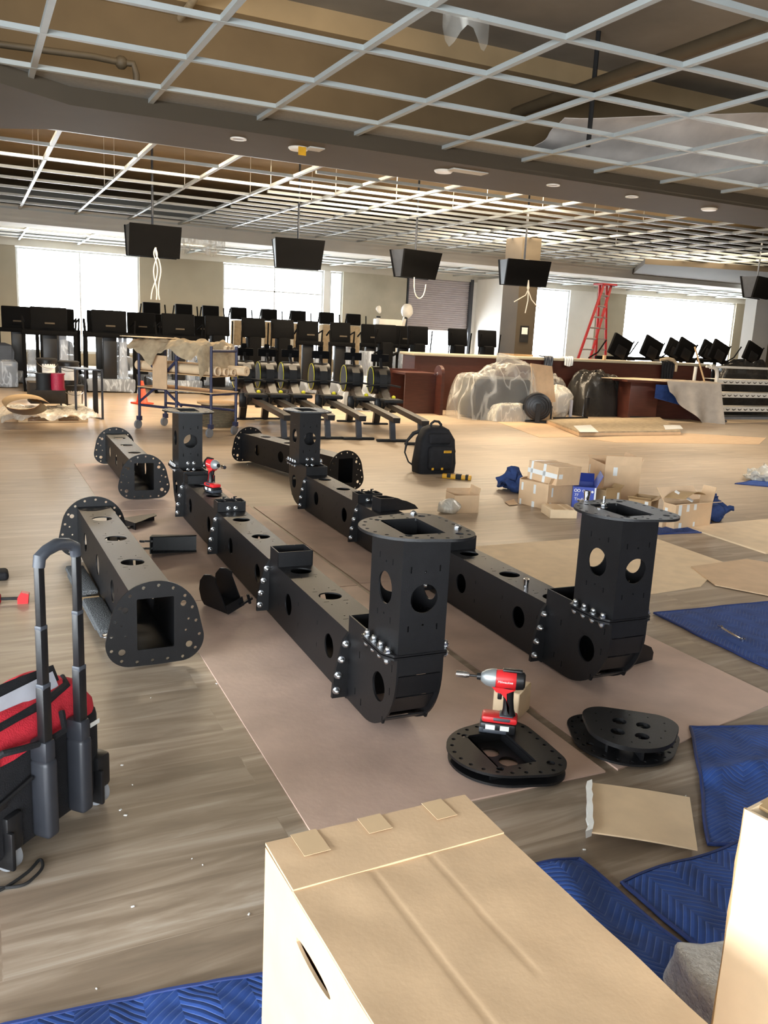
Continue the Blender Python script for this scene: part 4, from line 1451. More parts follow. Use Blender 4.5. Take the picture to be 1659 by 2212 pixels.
# ---- carpeted dolly under the left short beam
dl = thing('furniture_dolly', 'grey carpeted dolly with white wheels under the left short beam', 'dolly', (0.545, 4.35, 0), R(2))
ob('carpet_pad', MB().rbox(-0.09, 0.12, -0.52, -0.4, 0.02, 0.038, 0.01).rbox(-0.095, -0.03, -0.4, 0.52, 0.015, 0.038, 0.01), M['carpet'], dl)
ob('deck_board', MB().box(-0.088, 0.0, -0.05, 0.06, 0.0382, 0.0396), M['wood'], dl)
ob('carpet_pad', MB().rbox(-0.1, 0.0, -0.56, -0.06, 0.045, 0.075, 0.012).rbox(-0.1, 0.0, 0.06, 0.55, 0.045, 0.075, 0.012), M['carpet'], dl)
for y in (-0.6, 0.56):
    ca = ob('caster', MB().cyl((-0.075, y, 0.03), (-0.045, y, 0.03), 0.03, n=20), M['white'], dl)
    ob('caster_fork', MB().rbox(-0.09, -0.03, y - 0.02, y + 0.03, 0.055, 0.064, 0.003).box(-0.082, -0.078, y - 0.012, y + 0.012, 0.02, 0.056), M['zinc'], ca)

# ---- backpack and laser-level case
bk = thing('tool_backpack', 'black tool backpack standing upright beside the amber case', 'backpack', tuple((G(900, 1024) + G(972, 1022)) / 2 + Vector((0.05, 0.1, 0))), R(-3))
bs = MB().loft([rring(-0.22, 0.22, -0.12, 0.12, 0.0, 32, 0.4), rring(-0.225, 0.225, -0.13, 0.13, 0.1, 32, 0.4), rring(-0.2, 0.2, -0.12, 0.12, 0.36, 32, 0.45), rring(-0.15, 0.15, -0.09, 0.11, 0.46, 32, 0.6), rring(-0.07, 0.08, -0.03, 0.08, 0.5, 32, 0.8)])
bs.jitter(0.012, 9, 2)
ob('pack_body', bs, M['blkcloth'], bk, 60)
ob('front_pocket', MB().rbox(-0.14, 0.15, -0.185, -0.1, 0.04, 0.3, 0.04, None, 3), M['blkcloth'], bk)
ob('front_flap', MB().rbox(-0.13, 0.13, -0.14, -0.07, 0.31, 0.43, 0.03, None, 3), M['blkcloth'], bk)
bd = ob('brand_patch', MB().rbox(0.02, 0.11, -0.19, -0.183, 0.23, 0.255, 0.002), M['amber'], bk)
me = text_mesh('DEWALT', 0.019)
me.materials.append(M['rubber'])
ob('brand_lettering', me, None, bd, loc=(0.065, -0.1905, 0.2425), rot=(R(90), 0, 0))
ob('top_handle', MB().tube([(-0.06, 0.0, 0.47), (-0.055, 0.0, 0.52), (-0.02, 0.0, 0.545), (0.03, 0.0, 0.54), (0.06, 0, 0.51), (0.065, 0, 0.47)], 0.014, 8), M['rubber'], bk)
for s_ in (-1, 1):
    ob('shoulder_strap', MB().tube([(s_ * 0.1, 0.1, 0.44), (s_ * 0.2, 0.12, 0.4), (s_ * 0.27, 0.12, 0.32), (s_ * 0.3, 0.1, 0.2), (s_ * 0.26, 0.08, 0.1), (s_ * 0.2, 0.08, 0.06)], [0.02, 0.022, 0.016, 0.009, 0.008, 0.01], 8), M['rubber'], bk)
ob('bottom_patch', MB().rbox(-0.11, -0.085, -0.188, -0.18, 0.05, 0.075, 0.003).rbox(0.0, 0.025, -0.188, -0.18, 0.05, 0.075, 0.003), M['amber'], bk)
a = G(955, 1032)
lc = thing('spirit_level_case', 'amber yellow and black tool lying on the floor at the foot of the backpack', 'tool', (a.x, a.y, 0.0), math.atan2((G(1005, 1036) - a).y, (G(1005, 1036) - a).x))
ob('case_body', MB().rbox(0, 0.3, -0.03, 0.03, 0.0, 0.045, 0.008), M['amber'], lc)
ob('case_grip', MB().rbox(0.05, 0.09, -0.033, 0.033, 0.01, 0.05, 0.004).rbox(0.14, 0.2, -0.033, 0.033, 0.0, 0.05, 0.004).rbox(0.24, 0.27, -0.033, 0.033, 0.0, 0.05, 0.004), M['rubber'], lc)
# ================================================================== GYM MACHINES AND THE REAR OF THE ROOM
def wrapcol(x0, x1, y0, y1, z0, z1, seed=0):
    mb = MB().rbox(x0, x1, y0, y1, z0, z1, 0.03)
    mb.subdiv(2)
    mb.jitter(0.025, 6, seed)
    return mb


# ---- rowing machines
def make_rower(pf, pr):
    d = pr - pf
    L = d.length
    t = thing('rowing_machine', 'x', 'rowing machine', (pf.x, pf.y, 0), math.atan2(d.y, d.x) - math.pi / 2, 'row of black rowing machines')
    Xc = lambda mb, x0, x1, y, z, r: mb.cyl((x0, y, z), (x1, y, z), r, n=32)
    ob('front_foot', MB().rbox(-0.2, 0.2, -0.03, 0.03, 0.0, 0.03, 0.01), M['rubber'], t)
    ob('front_leg', MB().loft([[(-0.05, -0.04, 0.025), (0.05, -0.04, 0.025), (0.05, 0.04, 0.025), (-0.05, 0.04, 0.025)], [(-0.05, 0.1, 0.5), (0.05, 0.1, 0.5), (0.05, 0.24, 0.5), (-0.05, 0.24, 0.5)]]), M['plastic'], t)
    h = ob('flywheel_housing', Xc(Xc(MB(), -0.125, 0.125, 0.1, 0.7, 0.215), 0.12, 0.14, 0.1, 0.7, 0.2), M['plastic'], t)
    ob('flywheel_cover', Xc(MB(), 0.139, 0.146, 0.1, 0.7, 0.19), M['plast2'], h)
    ring = [(0.144, 0.1 + 0.2 * math.cos(2 * math.pi * k / 36), 0.7 + 0.2 * math.sin(2 * math.pi * k / 36)) for k in range(36)]
    ob('yellow_rim', MB().tube(ring, 0.0045, 6, None, True), M['yellow'], h)
    ob('body', MB().loft([[(-0.06, 0.0 + a, b), (0.06, 0.0 + a, b), (0.06, c, e_), (-0.06, c, e_)] for a, b, c, e_ in ((0.26, 0.86, 0.34, 0.8), (0.2, 0.6, 0.36, 0.62), (0.32, 0.44, 0.52, 0.5), (0.45, 0.3, 0.72, 0.42), (0.6, 0.28, 0.8, 0.38))]), M['plastic'], t)
    ob('console_arm', MB().loft([[(-0.02, y - 0.02, z), (0.02, y - 0.02, z), (0.02, y + 0.025, z), (-0.02, y + 0.025, z)] for y, z in ((0.22, 0.85), (0.1, 0.98), (0.08, 1.06))]), M['plastic'], t)
    c = ob('console', MB().rbox(-0.14, 0.14, 0.06, 0.11, 0.98, 1.1, 0.012), M['screen'], t)
    ob('phone_holder', MB().rbox(-0.04, 0.04, 0.06, 0.09, 1.09, 1.17, 0.02), M['screen'], c)
    ob('pull_handle', MB().tube([(-0.27, 0.37, 0.62), (-0.12, 0.36, 0.645), (0, 0.36, 0.65), (0.12, 0.36, 0.645), (0.27, 0.37, 0.62)], 0.014, 8), M['rubber'], t)
    for s_ in (-1, 1):
        ob('footplate', MB().rbox(s_ * 0.12 - 0.055, s_ * 0.12 + 0.055, 0.5, 0.56, 0.24, 0.46, 0.02, TR(0, 0, 0) @ rx(R(0))), M['plastic'], t)
    ob('yellow_knob', MB().ball((-0.1, 0.6, 0.48), 0.032, (1, 1, 0.9), 8), M['yellow'], t)
    ob('rail', MB().loft([[(-0.045, y, z - 0.07), (0.045, y, z - 0.07), (0.05, y, z), (-0.05, y, z)] for y, z in ((0.6, 0.42), (L + 0.1, 0.345), (L + 0.16, 0.335))]), M['plastic'], t)
    ob('seat', MB().rbox(-0.15, 0.15, 0.72, 0.98, 0.42, 0.475, 0.022, None, 3), M['rubber'], t)
    ob('rear_leg', MB().loft([[(-0.035, y - 0.03, z), (0.035, y - 0.03, z), (0.035, y + 0.03, z), (-0.035, y + 0.03, z)] for y, z in ((L + 0.02, 0.025), (L - 0.06, 0.3))]), M['plast2'], t)
    ob('rear_foot', MB().rbox(-0.22, 0.22, L - 0.03, L + 0.035, 0.0, 0.035, 0.01), M['rubber'], t)
    return t


rf = [(WY(px, 815, y - 0.1).x, y) for px, y in ((528, 12.85), (577, 12.87), (627, 12.85), (693, 12.75), (763, 12.5), (822, 12.14))]
rr_ = [(a - 0.0 - 0.3 * k / 5 - 0.12, b - 2.33) for k, (a, b) in enumerate(rf)]
rlab = ['leftmost rowing machine, next to the cable spool', 'second rowing machine from the cable spool', 'third rowing machine from the left, partly behind the rear right upright',
        'fourth rowing machine from the left, right of the rear right upright', 'second rowing machine from the red wood counter, handle hung low', 'rightmost rowing machine, nearest the counter and the backpack']
row0 = make_rower(Vector((*rf[0], 0)), Vector((*rr_[0], 0)))
row0['label'] = 'black ' + rlab[0]
for k in range(1, 6):
    a, b = Vector(rf[k]), Vector(rr_[k])
    dup(row0, (a.x, a.y, 0), math.atan2(b.y - a.y, b.x - a.x) - math.pi / 2, 'black ' + rlab[k])


# ---- treadmills seen from the front
def make_treadmill(w=0.92, cw=0.33):
    t = thing('treadmill', 'x', 'treadmill', (0, 0, 0), 0, 'black treadmills and cardio machines')
    ob('deck', MB().rbox(0.04 - w / 2, w / 2 - 0.04, 0.0, 1.75, 0.06, 0.24, 0.04), M['plastic'], t)
    ob('plastic_wrap', wrapcol(-w / 2, w / 2, -0.06, 1.2, 0.02, 0.27, 2), FILM2, t)
    for s_ in (-1, 1):
        ob('upright', MB().rbox(s_ * w / 2 - 0.035, s_ * w / 2 + 0.035, -0.02, 0.05, 0.0, 1.13, 0.01), M['screen'], t)
    ob('crossbar', MB().rbox(-w / 2 - 0.04, w / 2 + 0.04, -0.03, 0.06, 1.07, 1.16, 0.02), M['screen'], t)
    c = ob('console', MB().rbox(-cw, cw, -0.05, 0.03, 1.14, 1.6, 0.02, TR(0, 0, 0) @ rx(R(-6))), M['screen'], t)
    ob('logo_badge', MB().rbox(-0.09, 0.09, -0.062, -0.052, 1.28, 1.31, 0.004), M['soffit'], c)
    for s_ in (-1, 1):
        ob('handrail', MB().tube([(s_ * w / 2, 0.0, 1.15), (s_ * (w / 2 + 0.02), 0.02, 1.4), (s_ * (w / 2 - 0.02), 0.3, 1.3)], 0.02, 6), M['screen'], t)
    ob('motor_cover', MB().rbox(-0.13, 0.13, 0.06, 0.18, 0.24, 1.1, 0.02), M['plastic'], t)
    ob('post_wrap', wrapcol(0.17, 0.34, 0.06, 0.2, 0.25, 1.08, 5), FILM2, t)
    return t


def make_pillar():
    t = thing('elliptical_trainer', 'x', 'cardio machine', (0, 0, 0), 0, 'black treadmills and cardio machines')
    ob('pillar', MB().rbox(-0.14, 0.14, 0.0, 0.3, 0.05, 1.22, 0.05), M['screen'], t)
    ob('console', MB().rbox(-0.25, 0.25, -0.06, 0.02, 1.2, 1.6, 0.02, rx(R(-8))), M['screen'], t)
    for s_ in (-1, 1):
        ob('handlebar', MB().tube([(s_ * 0.14, 0.05, 0.95), (s_ * 0.25, 0.05, 1.0), (s_ * 0.27, 0.1, 0.98), (s_ * 0.275, 0.1, 0.3)], 0.03, 8), M['screen'], t)
        ob('swing_arm', MB().tube([(s_ * 0.28, 0.1, 0.6), (s_ * 0.28, 0.05, 1.3), (s_ * 0.265, 0.0, 1.5)], 0.016, 6), M['screen'], t)
    ob('base_frame', MB().rbox(-0.3, 0.3, -0.1, 1.5, 0.02, 0.18, 0.05), M['plastic'], t)
    ob('plastic_wrap', wrapcol(-0.3, 0.3, 0.32, 0.9, 0.1, 1.0, 7), FILM2, t)
    return t


tm = make_treadmill()
first = True


def put(proto, px, py, Y, label, rot=0.0, used=set()):
    p = WY(px, py, Y)
    o = proto if proto.name not in used else dup(proto)
    used.add(proto.name)
    o.location = (p.x, Y, 0)
    o.rotation_euler = (0, 0, rot)
    o['label'] = label
    return o


put(tm, 109, 760, 17.6, 'black treadmill front with square portal frame, behind the paint buckets')
put(tm, 239, 760, 17.6, 'black treadmill front with portal frame, left of the pipe cart')
put(tm, 388, 760, 17.6, 'black treadmill whose console stands above the cloth on the pipe cart')
tq = make_treadmill(0.74, 0.3)
put(tq, 40, 745, 19.6, 'black treadmill farthest left in the second row, by the left window edge')
put(tq, 131, 745, 19.7, 'black treadmill in the second row, directly behind the bucket treadmill')
put(tq, 222, 745, 19.6, 'black treadmill in the second row, its console below the left window')
put(tq, 308, 745, 19.3, 'black treadmill in the second row, under the hanging white cables')
put(tq, 350, 745, 21.2, 'black treadmill in the third row, right of the hanging cables')
put(tq, 440, 745, 20.6, 'black treadmill in the third row, under the grey wall pier')
tn = make_treadmill(0.56, 0.24)
put(tn, 669, 745, 17.9, 'black treadmill with low console, below the right end of the second window')
put(tn, 739, 745, 17.9, 'black treadmill with low console, third from the counter')
put(tn, 805, 745, 18.4, 'black treadmill with low console, second from the counter')
put(tn, 874, 745, 18.6, 'black treadmill with low console, nearest the counter end')
pl = make_pillar()
put(pl, 474, 760, 17.3, 'black elliptical with broad pillar right of the pipe cart')
put(pl, 552, 760, 17.3, 'black elliptical with broad pillar behind the second rowing machine')
put(pl, 615, 760, 17.3, 'black elliptical with broad pillar behind the third rowing machine')
put(pl, 838, 770, 16.8, 'black elliptical behind the rightmost rowing machine, tall console')
put(pl, 908, 770, 16.8, 'black elliptical just left of the counter end, tall console')
put(pl, 994, 770, 17.4, 'black elliptical behind the counter, in front of the open shutter')
put(pl, 1058, 770, 17.6, 'black elliptical behind the counter, left of the brown column')


# ---- back row: tall machines with grey-edged consoles
def make_stepper():
    t = thing('stair_climber', 'x', 'cardio machine', (0, 0, 0), 0, 'tall cardio machines by the windows')
    ob('console', MB().rbox(-0.22, 0.22, -0.05, 0.03, 1.58, 1.9, 0.02, rx(R(-5))), M['screen'], t)
    ob('console_edge', MB().rbox(-0.23, 0.23, 0.03, 0.05, 1.58, 1.91, 0.01, rx(R(-5))), M['grey'], t)
    ob('wrapped_pillar', wrapcol(-0.17, 0.17, 0.0, 0.35, 0.05, 1.55, 9), M['canvas'], t)
    for s_ in (-1, 1):
        ob('swing_arm', MB().tube([(s_ * 0.32, 0.1, 0.5), (s_ * 0.34, 0.0, 1.5), (s_ * 0.3, -0.05, 1.85)], 0.018, 6), M['screen'], t)
    return t


stp = make_stepper()
for k, (px, lb) in enumerate(((330, 'first of the tall machines by the back wall, right of the left window'), (400, 'second of the tall machines, in front of the grey pier'), (458, 'third of the tall machines, at the right edge of the grey pier'),
                              (519, 'fourth of the tall machines, at the left edge of the second window'), (585, 'fifth of the tall machines, in the middle of the second window'),
                              (648, 'sixth of the tall machines, white cables hanging beside it'), (710, 'seventh of the tall machines, at the window post'), (768, 'rightmost of the tall machines by the back wall, before bare drywall'))):
    put(stp, px, 690, 23.0 + 0.0 * k, 'cardio machine, ' + lb)


# ---- exercise bikes with grey seat backs, half wrapped in film
def make_bike():
    t = thing('exercise_bike', 'x', 'exercise bike', (0, 0, 0), 0, 'wrapped exercise bikes')
    ob('seat_back', MB().loft([[(x, 0.06 * (x / 0.25) ** 2, z) for x, z in pr_] for pr_ in ([(-0.24, 0.55), (0.24, 0.55)], [(-0.25, 0.7), (0.25, 0.7)], [(-0.2, 0.84), (0.2, 0.84)], [(-0.08, 0.88), (0.08, 0.88)])], None, False, False).box(-0.2, 0.2, 0.02, 0.08, 0.56, 0.82), M['plast2'], t)
    ob('base', MB().rbox(-0.26, 0.26, 0.0, 0.9, 0.05, 0.4, 0.1), M['plastic'], t)
    ob('plastic_wrap', wrapcol(-0.3, 0.3, -0.04, 0.8, 0.02, 0.52, 11), FILM2, t)
    return t


bk_ = make_bike()
put(bk_, 2, 780, 18.4, 'grey-backed exercise bike at the far left edge')
put(bk_, 137, 780, 21.9, 'grey-backed exercise bike seen through the left treadmill portal')
put(bk_, 259, 780, 21.9, 'grey-backed exercise bike seen left of the cart cloth')
# shrink-wrapped machines lying low left of the counter
for px, py, Y, sx, sz, sd, lb in ((790, 770, 14.6, 0.55, 0.62, 3, 'film-wrapped machine behind the fifth rowing machine'), (868, 800, 15.4, 0.4, 0.5, 8, 'film-wrapped machine just left of the counter'), (700, 790, 20.3, 0.5, 0.3, 14, 'low film-wrapped machine behind the fourth rowing machine')):
    p = WY(px, py, Y)
    mb = MB().ball((0, 0, 0), 1.0, (sx, 0.5, sz), 14)
    for v in mb.bm.verts:
        v.co.z = max(v.co.z, 0)
    mb.jitter(0.06, 5, sd, 0.0)
    o = tag(ob('wrapped_machine', mb, FILM2, None, 60, (p.x, Y, 0)), lb, 'wrapped machine', 'shrink-wrapped machines')
    ob('machine_body', MB().rbox(-sx * 0.6, sx * 0.6, -0.25, 0.25, 0.0, sz * 0.7, 0.06), M['plastic'], o)

# ---- treadmills behind the counter on the right: leaning consoles
def make_right():
    t = thing('treadmill', 'x', 'treadmill', (0, 0, 0), 0, 'treadmills behind the counter')
    Q = TR(0, 0, 1.1) @ ry(R(22))
    c = ob('console', MB().rbox(-0.3, 0.32, -0.05, 0.03, 0.0, 0.52, 0.02, Q), M['screen'], t)
    ob('console_back', MB().rbox(-0.12, 0.2, -0.07, -0.045, 0.02, 0.3, 0.02, Q), M['plastic'], c)
    for x in (-0.42, 0.46):
        ob('handrail', MB().tube([(x - 0.25, 0.2, 1.05), (x - 0.1, 0.05, 1.2), (x + 0.08, 0.0, 1.5)], 0.02, 6), M['screen'], t)
    ob('crossbar', MB().rbox(-0.62, 0.5, -0.04, 0.05, 1.04, 1.12, 0.02), M['screen'], t)
    for x in (-0.45, 0.45):
        ob('upright', MB().rbox(x - 0.04, x + 0.04, -0.03, 0.06, 0, 1.06, 0.01), M['screen'], t)
    ob('deck', MB().rbox(-0.45, 0.45, 0, 1.6, 0.05, 0.25, 0.04), M['plastic'], t)
    return t


rt = make_right()
for px, Y, lb in ((1330, 16.6, 'treadmill behind the counter, leftmost, right of the red ladder'), (1398, 16.8, 'treadmill behind the counter, second from the red ladder'), (1448, 19.2, 'treadmill in the farther row, half hidden by its neighbour'),
                  (1472, 17.0, 'treadmill behind the counter above the black bag, third from the ladder'), (1522, 19.0, 'treadmill in the farther row, behind the broom handle'), (1545, 17.2, 'treadmill behind the counter right of the broom handle'), (1618, 17.2, 'treadmill behind the counter farthest right, in front of the column')):
    put(rt, px, 770, Y, lb)

# ---- hanging screens: two back to back, splayed at the foot
def make_tv(w, splay, label, px, py, Y=16.5, cables=0, tp=0.9):
    p = WY(px, py, Y)
    t = thing('hanging_screen', label, 'television', (p.x, Y, 0), splay, 'black screens hanging from the ceiling')
    z1, z0 = p.z, p.z - 0.55

    def slab(ya, yb, k):
        q = lambda x, y, z: (x, y, z)
        return MB().loft([[q(-w / 2 * s_, y_ - 0.025, z), q(w / 2 * s_, y_ - 0.025, z), q(w / 2 * s_, y_ + 0.025, z), q(-w / 2 * s_, y_ + 0.025, z)] for s_, y_, z in ((tp, yb, z0), (1.0, ya, z1))])
    ob('front_screen', slab(-0.2, -0.08, 1), M['screen'], t)
    ob('rear_screen', slab(0.26, 0.14, 1), M['screen'], t)
    ob('side_cover', MB().loft([[(-w / 2 * 1.0 + d, -0.18, z1 - 0.01), (-w / 2 * 1.0 + d, 0.24, z1 - 0.01), (-w / 2 * tp + d, 0.12, z0 + 0.01), (-w / 2 * tp + d, -0.06, z0 + 0.01)] for d in (0.01, 0.03)]), M['plast2'], t)
    ob('ceiling_pole', MB().cyl((0, 0.05, z0 + 0.1), (0, 0.05, ZD - 0.24), 0.022, n=10), M['plast2'], t)
    ob('pole_bracket', MB().rbox(-0.08, 0.08, -0.06, 0.14, z1 - 0.05, z1 + 0.02, 0.01), M['plastic'], t)
    for k in range(cables):
        a = rnd.uniform(-0.06, 0.06)
        pts = [(a * 0.3, -0.17, z0 + 0.16), (a * 0.5 + 0.02 * k, -0.19, z0 - 0.05), (a * 1.5 + 0.03, -0.19, z0 - 0.4), (-0.1 + 0.09 * k, -0.18, z0 - 0.85)]
        cp_ = []
        for i in range(3):
            for j in range(5):
                f = j / 5
                q0, q1 = Vector(pts[i]), Vector(pts[i + 1])
                cp_.append(q0.lerp(q1, f) + Vector((0.03 * math.sin(math.pi * f) * (1 if (i + k) % 2 else -1), 0, 0)))
        ob('data_cable', MB().tube(cp_, 0.011, 6), M['white'], t)
    return t


make_tv(0.93, R(3), 'hanging black screen farthest left, bundle of white cables dangling beneath', 331, 488, 16.5, 3, 0.99)
make_tv(0.98, R(-10), 'hanging black screen second from the left, grey side showing', 645, 518, 16.5, 0)
tv3 = make_tv(1.05, R(14), 'hanging black screen third from the left, cable loop in front of the shutter', 901, 543, 16.5, 0)
tv4 = make_tv(1.08, R(-6), 'hanging black screen in front of the brown column, short white cables', 1135, 563, 16.5, 0, 0.97)
make_tv(1.2, R(20), 'hanging black screen at the right edge, farther of the two', 1640, 600, 17.2, 0)
z0 = tv3.children[0].bound_box[0][2]
ob('data_cable', MB().tube([(-0.2 + 0.17 * (1 - math.cos(t_ * 0.33)), -0.18, 2.58 - 0.42 * math.sin(t_ * 0.33) ** 0.7 if 0 < t_ < 9.5 else 2.58) for t_ in range(0, 10)], 0.011, 6), M['white'], tv3)
for dx, dz, c in ((-0.3, -0.32, 0.1), (0.0, -0.55, 0.02), (0.42, -0.5, -0.1)):
    ob('data_cable', MB().tube([(0.02, -0.18, 2.72), (0.02 + c * 0.2, -0.19, 2.55), (0.02 + dx * 0.5 + c, -0.19, 2.55 + dz * 0.5), (dx, -0.18, 2.55 + dz)], 0.011, 6), M['white'], tv4)

# ---- ceiling details
for px, py, lb in ((515, 300, 'left'), (1195, 400, 'middle'), (1365, 425, 'right')):
    q = G(px, py, 3.655)
    t = thing('downlight', {'left': 'round recessed downlight in the bulkhead, leftmost', 'middle': 'round recessed downlight in the middle of the bulkhead', 'right': 'round recessed downlight, right of the middle one'}[lb], 'downlight', (q.x, q.y, 3.655), 0, 'bulkhead downlights')
    ob('trim_ring', MB().pipe((0, 0, -0.008), (0, 0, 0.006), 0.1, 0.07), M['white'], t)
    ob('lens', MB().cyl((0, 0, 0.0), (0, 0, 0.004), 0.07), M['silver'], t)
for px, py, lb in ((645, 321, 'round white speaker in the bulkhead with a yellow tag'), (958, 370, 'round white speaker in the bulkhead above the third screen'), (1532, 452, 'round white speaker at the right end of the bulkhead')):
    q = G(px, py, 3.65)
    t = thing('ceiling_speaker', lb, 'speaker', (q.x, q.y, 3.65), 0, 'bulkhead speakers')
    ob('grille', MB().lathe([(0.0, -0.02), (0.11, -0.02), (0.13, 0.0), (0.13, 0.012), (0, 0.012)], 28), M['white'], t)
    if px == 645:
        ob('hanging_tag', MB().box(-0.05, 0.05, -0.14, -0.13, -0.1, 0.0), M['amber'], t)
for px, py, lb in ((680, 322, 'small white access panel beside the tagged speaker'), (1010, 371, 'pale rectangular panel in the bulkhead beside a speaker')):
    q = G(px, py, 3.65)
    w = 0.1 if px < 800 else 0.28
    tag(ob('access_panel', MB().rbox(-w, w, -0.1, 0.1, -0.008, 0.008, 0.003), M['soffw'], None, 40, (q.x, q.y, 3.65)), lb, 'panel')
pp = [G(-30, 92, 4.12), G(200, 122, 4.12), G(262, 135, 4.12), G(288, 138, 4.12)]
pp += [pp[-1] + Vector((0.03, 0, -0.1)), pp[-1] + Vector((0.03, 0, -0.22))]
tag(ob('sprinkler_pipe', MB().tube(pp, 0.035, 10).ball(pp[2], 0.07, (1, 1, 1), 6), M['pipe']), 'dark sprinkler pipe with an elbow in the ceiling void, upper left', 'pipe')
for x, z, r, lb in ((7.1, 4.55, 0.075, 'long painted pipe in the ceiling void, thicker of the right pair'), (7.5, 4.75, 0.05, 'long painted pipe in the ceiling void, thinner of the right pair')):
    tag(ob('sprinkler_pipe', MB().cyl((x, -3, z), (x, 10.9, z), r, n=12), M['pipe']), lb, 'pipe', 'pipes in the right ceiling void')
tag(ob('conduit', MB().cyl((2.4, -2, 4.9), (2.4, 10.9, 4.9), 0.04, n=10), M['canvas']), 'thin pale conduit running away in the left ceiling void', 'pipe')
tag(ob('hanger_rod', MB().cyl((7.2, 9.3, 3.86), (7.2, 9.3, 5.2), 0.03, n=8), M['rubber']), 'black hanger pipe dropping through the grid above the bulkhead', 'rod')
ins = MB().sheet(60, 14, lambda u, v: (7.2 + 16.8 * u, 10.75 - 0.9 * v - 0.12 * noise.noise(Vector((u * 18, v * 3, 2))), 3.95 + 1.2 * v * (0.3 + 0.7 * min(1, u * 3.2)) + 0.05 * noise.noise(Vector((u * 12, v * 3, 7)))), 0.01)
tag(ob('insulation_blanket', ins, M['insul']), 'white wrinkled insulation sheet hanging in the upper right ceiling void', 'insulation')
q = G(935, 52, 3.9)
q.y = min(gy, key=lambda y: abs(y - q.y))
hp = MB().sheet(10, 6, lambda u, v: (q.x - 0.2 + 0.42 * u, q.y + 0.03 * math.sin(u * 7), 3.85 - 0.24 * v * (0.6 + 0.4 * math.sin(u * 9)) - 0.05 * math.sin(u * 3.1)))
tag(ob('plastic_scrap', hp, FILM, None, 60), 'scrap of clear plastic caught on the near ceiling grid', 'plastic')
q = WY(435, 530, 22.2)
hp = MB().sheet(20, 8, lambda u, v: (q.x - 0.65 + 1.3 * u, 22.35 + 0.05 * math.sin(u * 16), 3.52 - 0.42 * v * (0.75 + 0.25 * math.sin(u * 11))))
tag(ob('plastic_scrap', hp, BAG, None, 60), 'pale plastic hanging under the soffit right of the leftmost screen', 'plastic')
# ---- hanger wires of the grid
hw = None
for k in range(22):
    x, y = fx[4 + (k * 5) % 13], fy[(k * 3) % 5]
    if hw is None:
        hw = tag(ob('hanger_wire', MB().cyl((0, 0, 0), (0, 0, ZD - 0.25 - ZC), 0.006, n=5), M['white'], None, 40, (x, y, ZC + 0.03)), 'thin white wire holding up the far ceiling grid', 'wire', 'hanger wires of the ceiling grid')
    else:
        dup(hw, (x, y, ZC + 0.03))

# ---- counter
CA, CB = Vector((7.62, 14.5, 0)), Vector((14.75, 13.98, 0))
cr_ = math.atan2((CB - CA).y, (CB - CA).x)
CL = (CB - CA).length
ct = thing('reception_counter', 'long cherry-red wooden counter with a speckled stone top', 'counter', tuple(CA), cr_)
ob('front_panel', MB().box(0, CL, 0, 0.04, 0, 1.03), M['cherry'], ct)
ob('end_panel', MB().box(0, 0.04, 0.04, 0.6, 0, 1.03).box(CL - 0.04, CL, 0.04, 0.6, 0, 1.03), M['cherry'], ct)
ob('stone_top', MB().rbox(-0.05, CL + 0.04, -0.05, 0.66, 1.03, 1.08, 0.008), M['stone'], ct)
wg = ob('side_wing', MB().box(-0.55, 0.02, -0.1, -0.06, 0, 0.78).box(-0.57, -0.53, -0.1, 0.0, 0, 0.78), M['cherry'], ct)
ep = ob('wing_end_panel', MB().prism([(0, 0), (0.34, 0)] + [(0.17 + 0.17 * math.cos(R(a)), 0.74 + 0.15 * math.sin(R(a))) for a in range(0, 181, 15)], 0.0, 0.06, TR(0.12, -0.98, 0) @ Matrix(((0, 0, 1, 0), (1, 0, 0, 0), (0, 1, 0, 0), (0, 0, 0, 1)))), M['cherry'], ct)
ob('round_fixing', MB().cyl((0.11, -0.8, 0.74), (0.125, -0.8, 0.74), 0.03), M['chrome'], ep)
ob('wing_shelf', MB().box(-0.5, 0.15, -0.75, -0.05, 0.7, 0.74).box(-0.48, 0.14, -0.72, -0.68, 0, 0.7), M['cherry'], ct)


def oncounter(px, up=0.0):
    """point of the counter's front edge below photo column px"""
    best = min((CA.lerp(CB, k / 400) for k in range(401)), key=lambda p: abs(pxof(p + Vector((0, 0, 1.08)))[0] - px))
    return best + Vector((0, 0, 1.08 + up))


def pxof(p):
    d = Vector(p) - EYE
    w = d.dot(FW)
    return (829.5 + FPX * d.dot(RT) / w, 1106 - FPX * d.dot(UP) / w)


def hangcloth(label, px, w, drop, m, seed):
    p = oncounter(px)

    def fn(u, v):
        s_ = v * (0.3 + drop)
        wob = 0.02 * math.sin(u * 14 + seed) + 0.02 * noise.noise(Vector((u * 4, v * 4, seed)))
        k = 1 - 0.35 * abs(u - 0.5) * (v > 0.45)
        if s_ < 0.3:
            return ((u - 0.5) * w, 0.2 - s_ * 0.9, 0.02 + abs(wob))
        return ((u - 0.5) * w * (1.0 - 0.15 * v), -0.075 - abs(wob), 0.02 - (s_ - 0.3) * k)
    o = ob('cloth', MB().sheet(20, 18, fn, 0.006), m, None, 60, tuple(p), (0, 0, cr_))
    return tag(o, label, 'cloth')


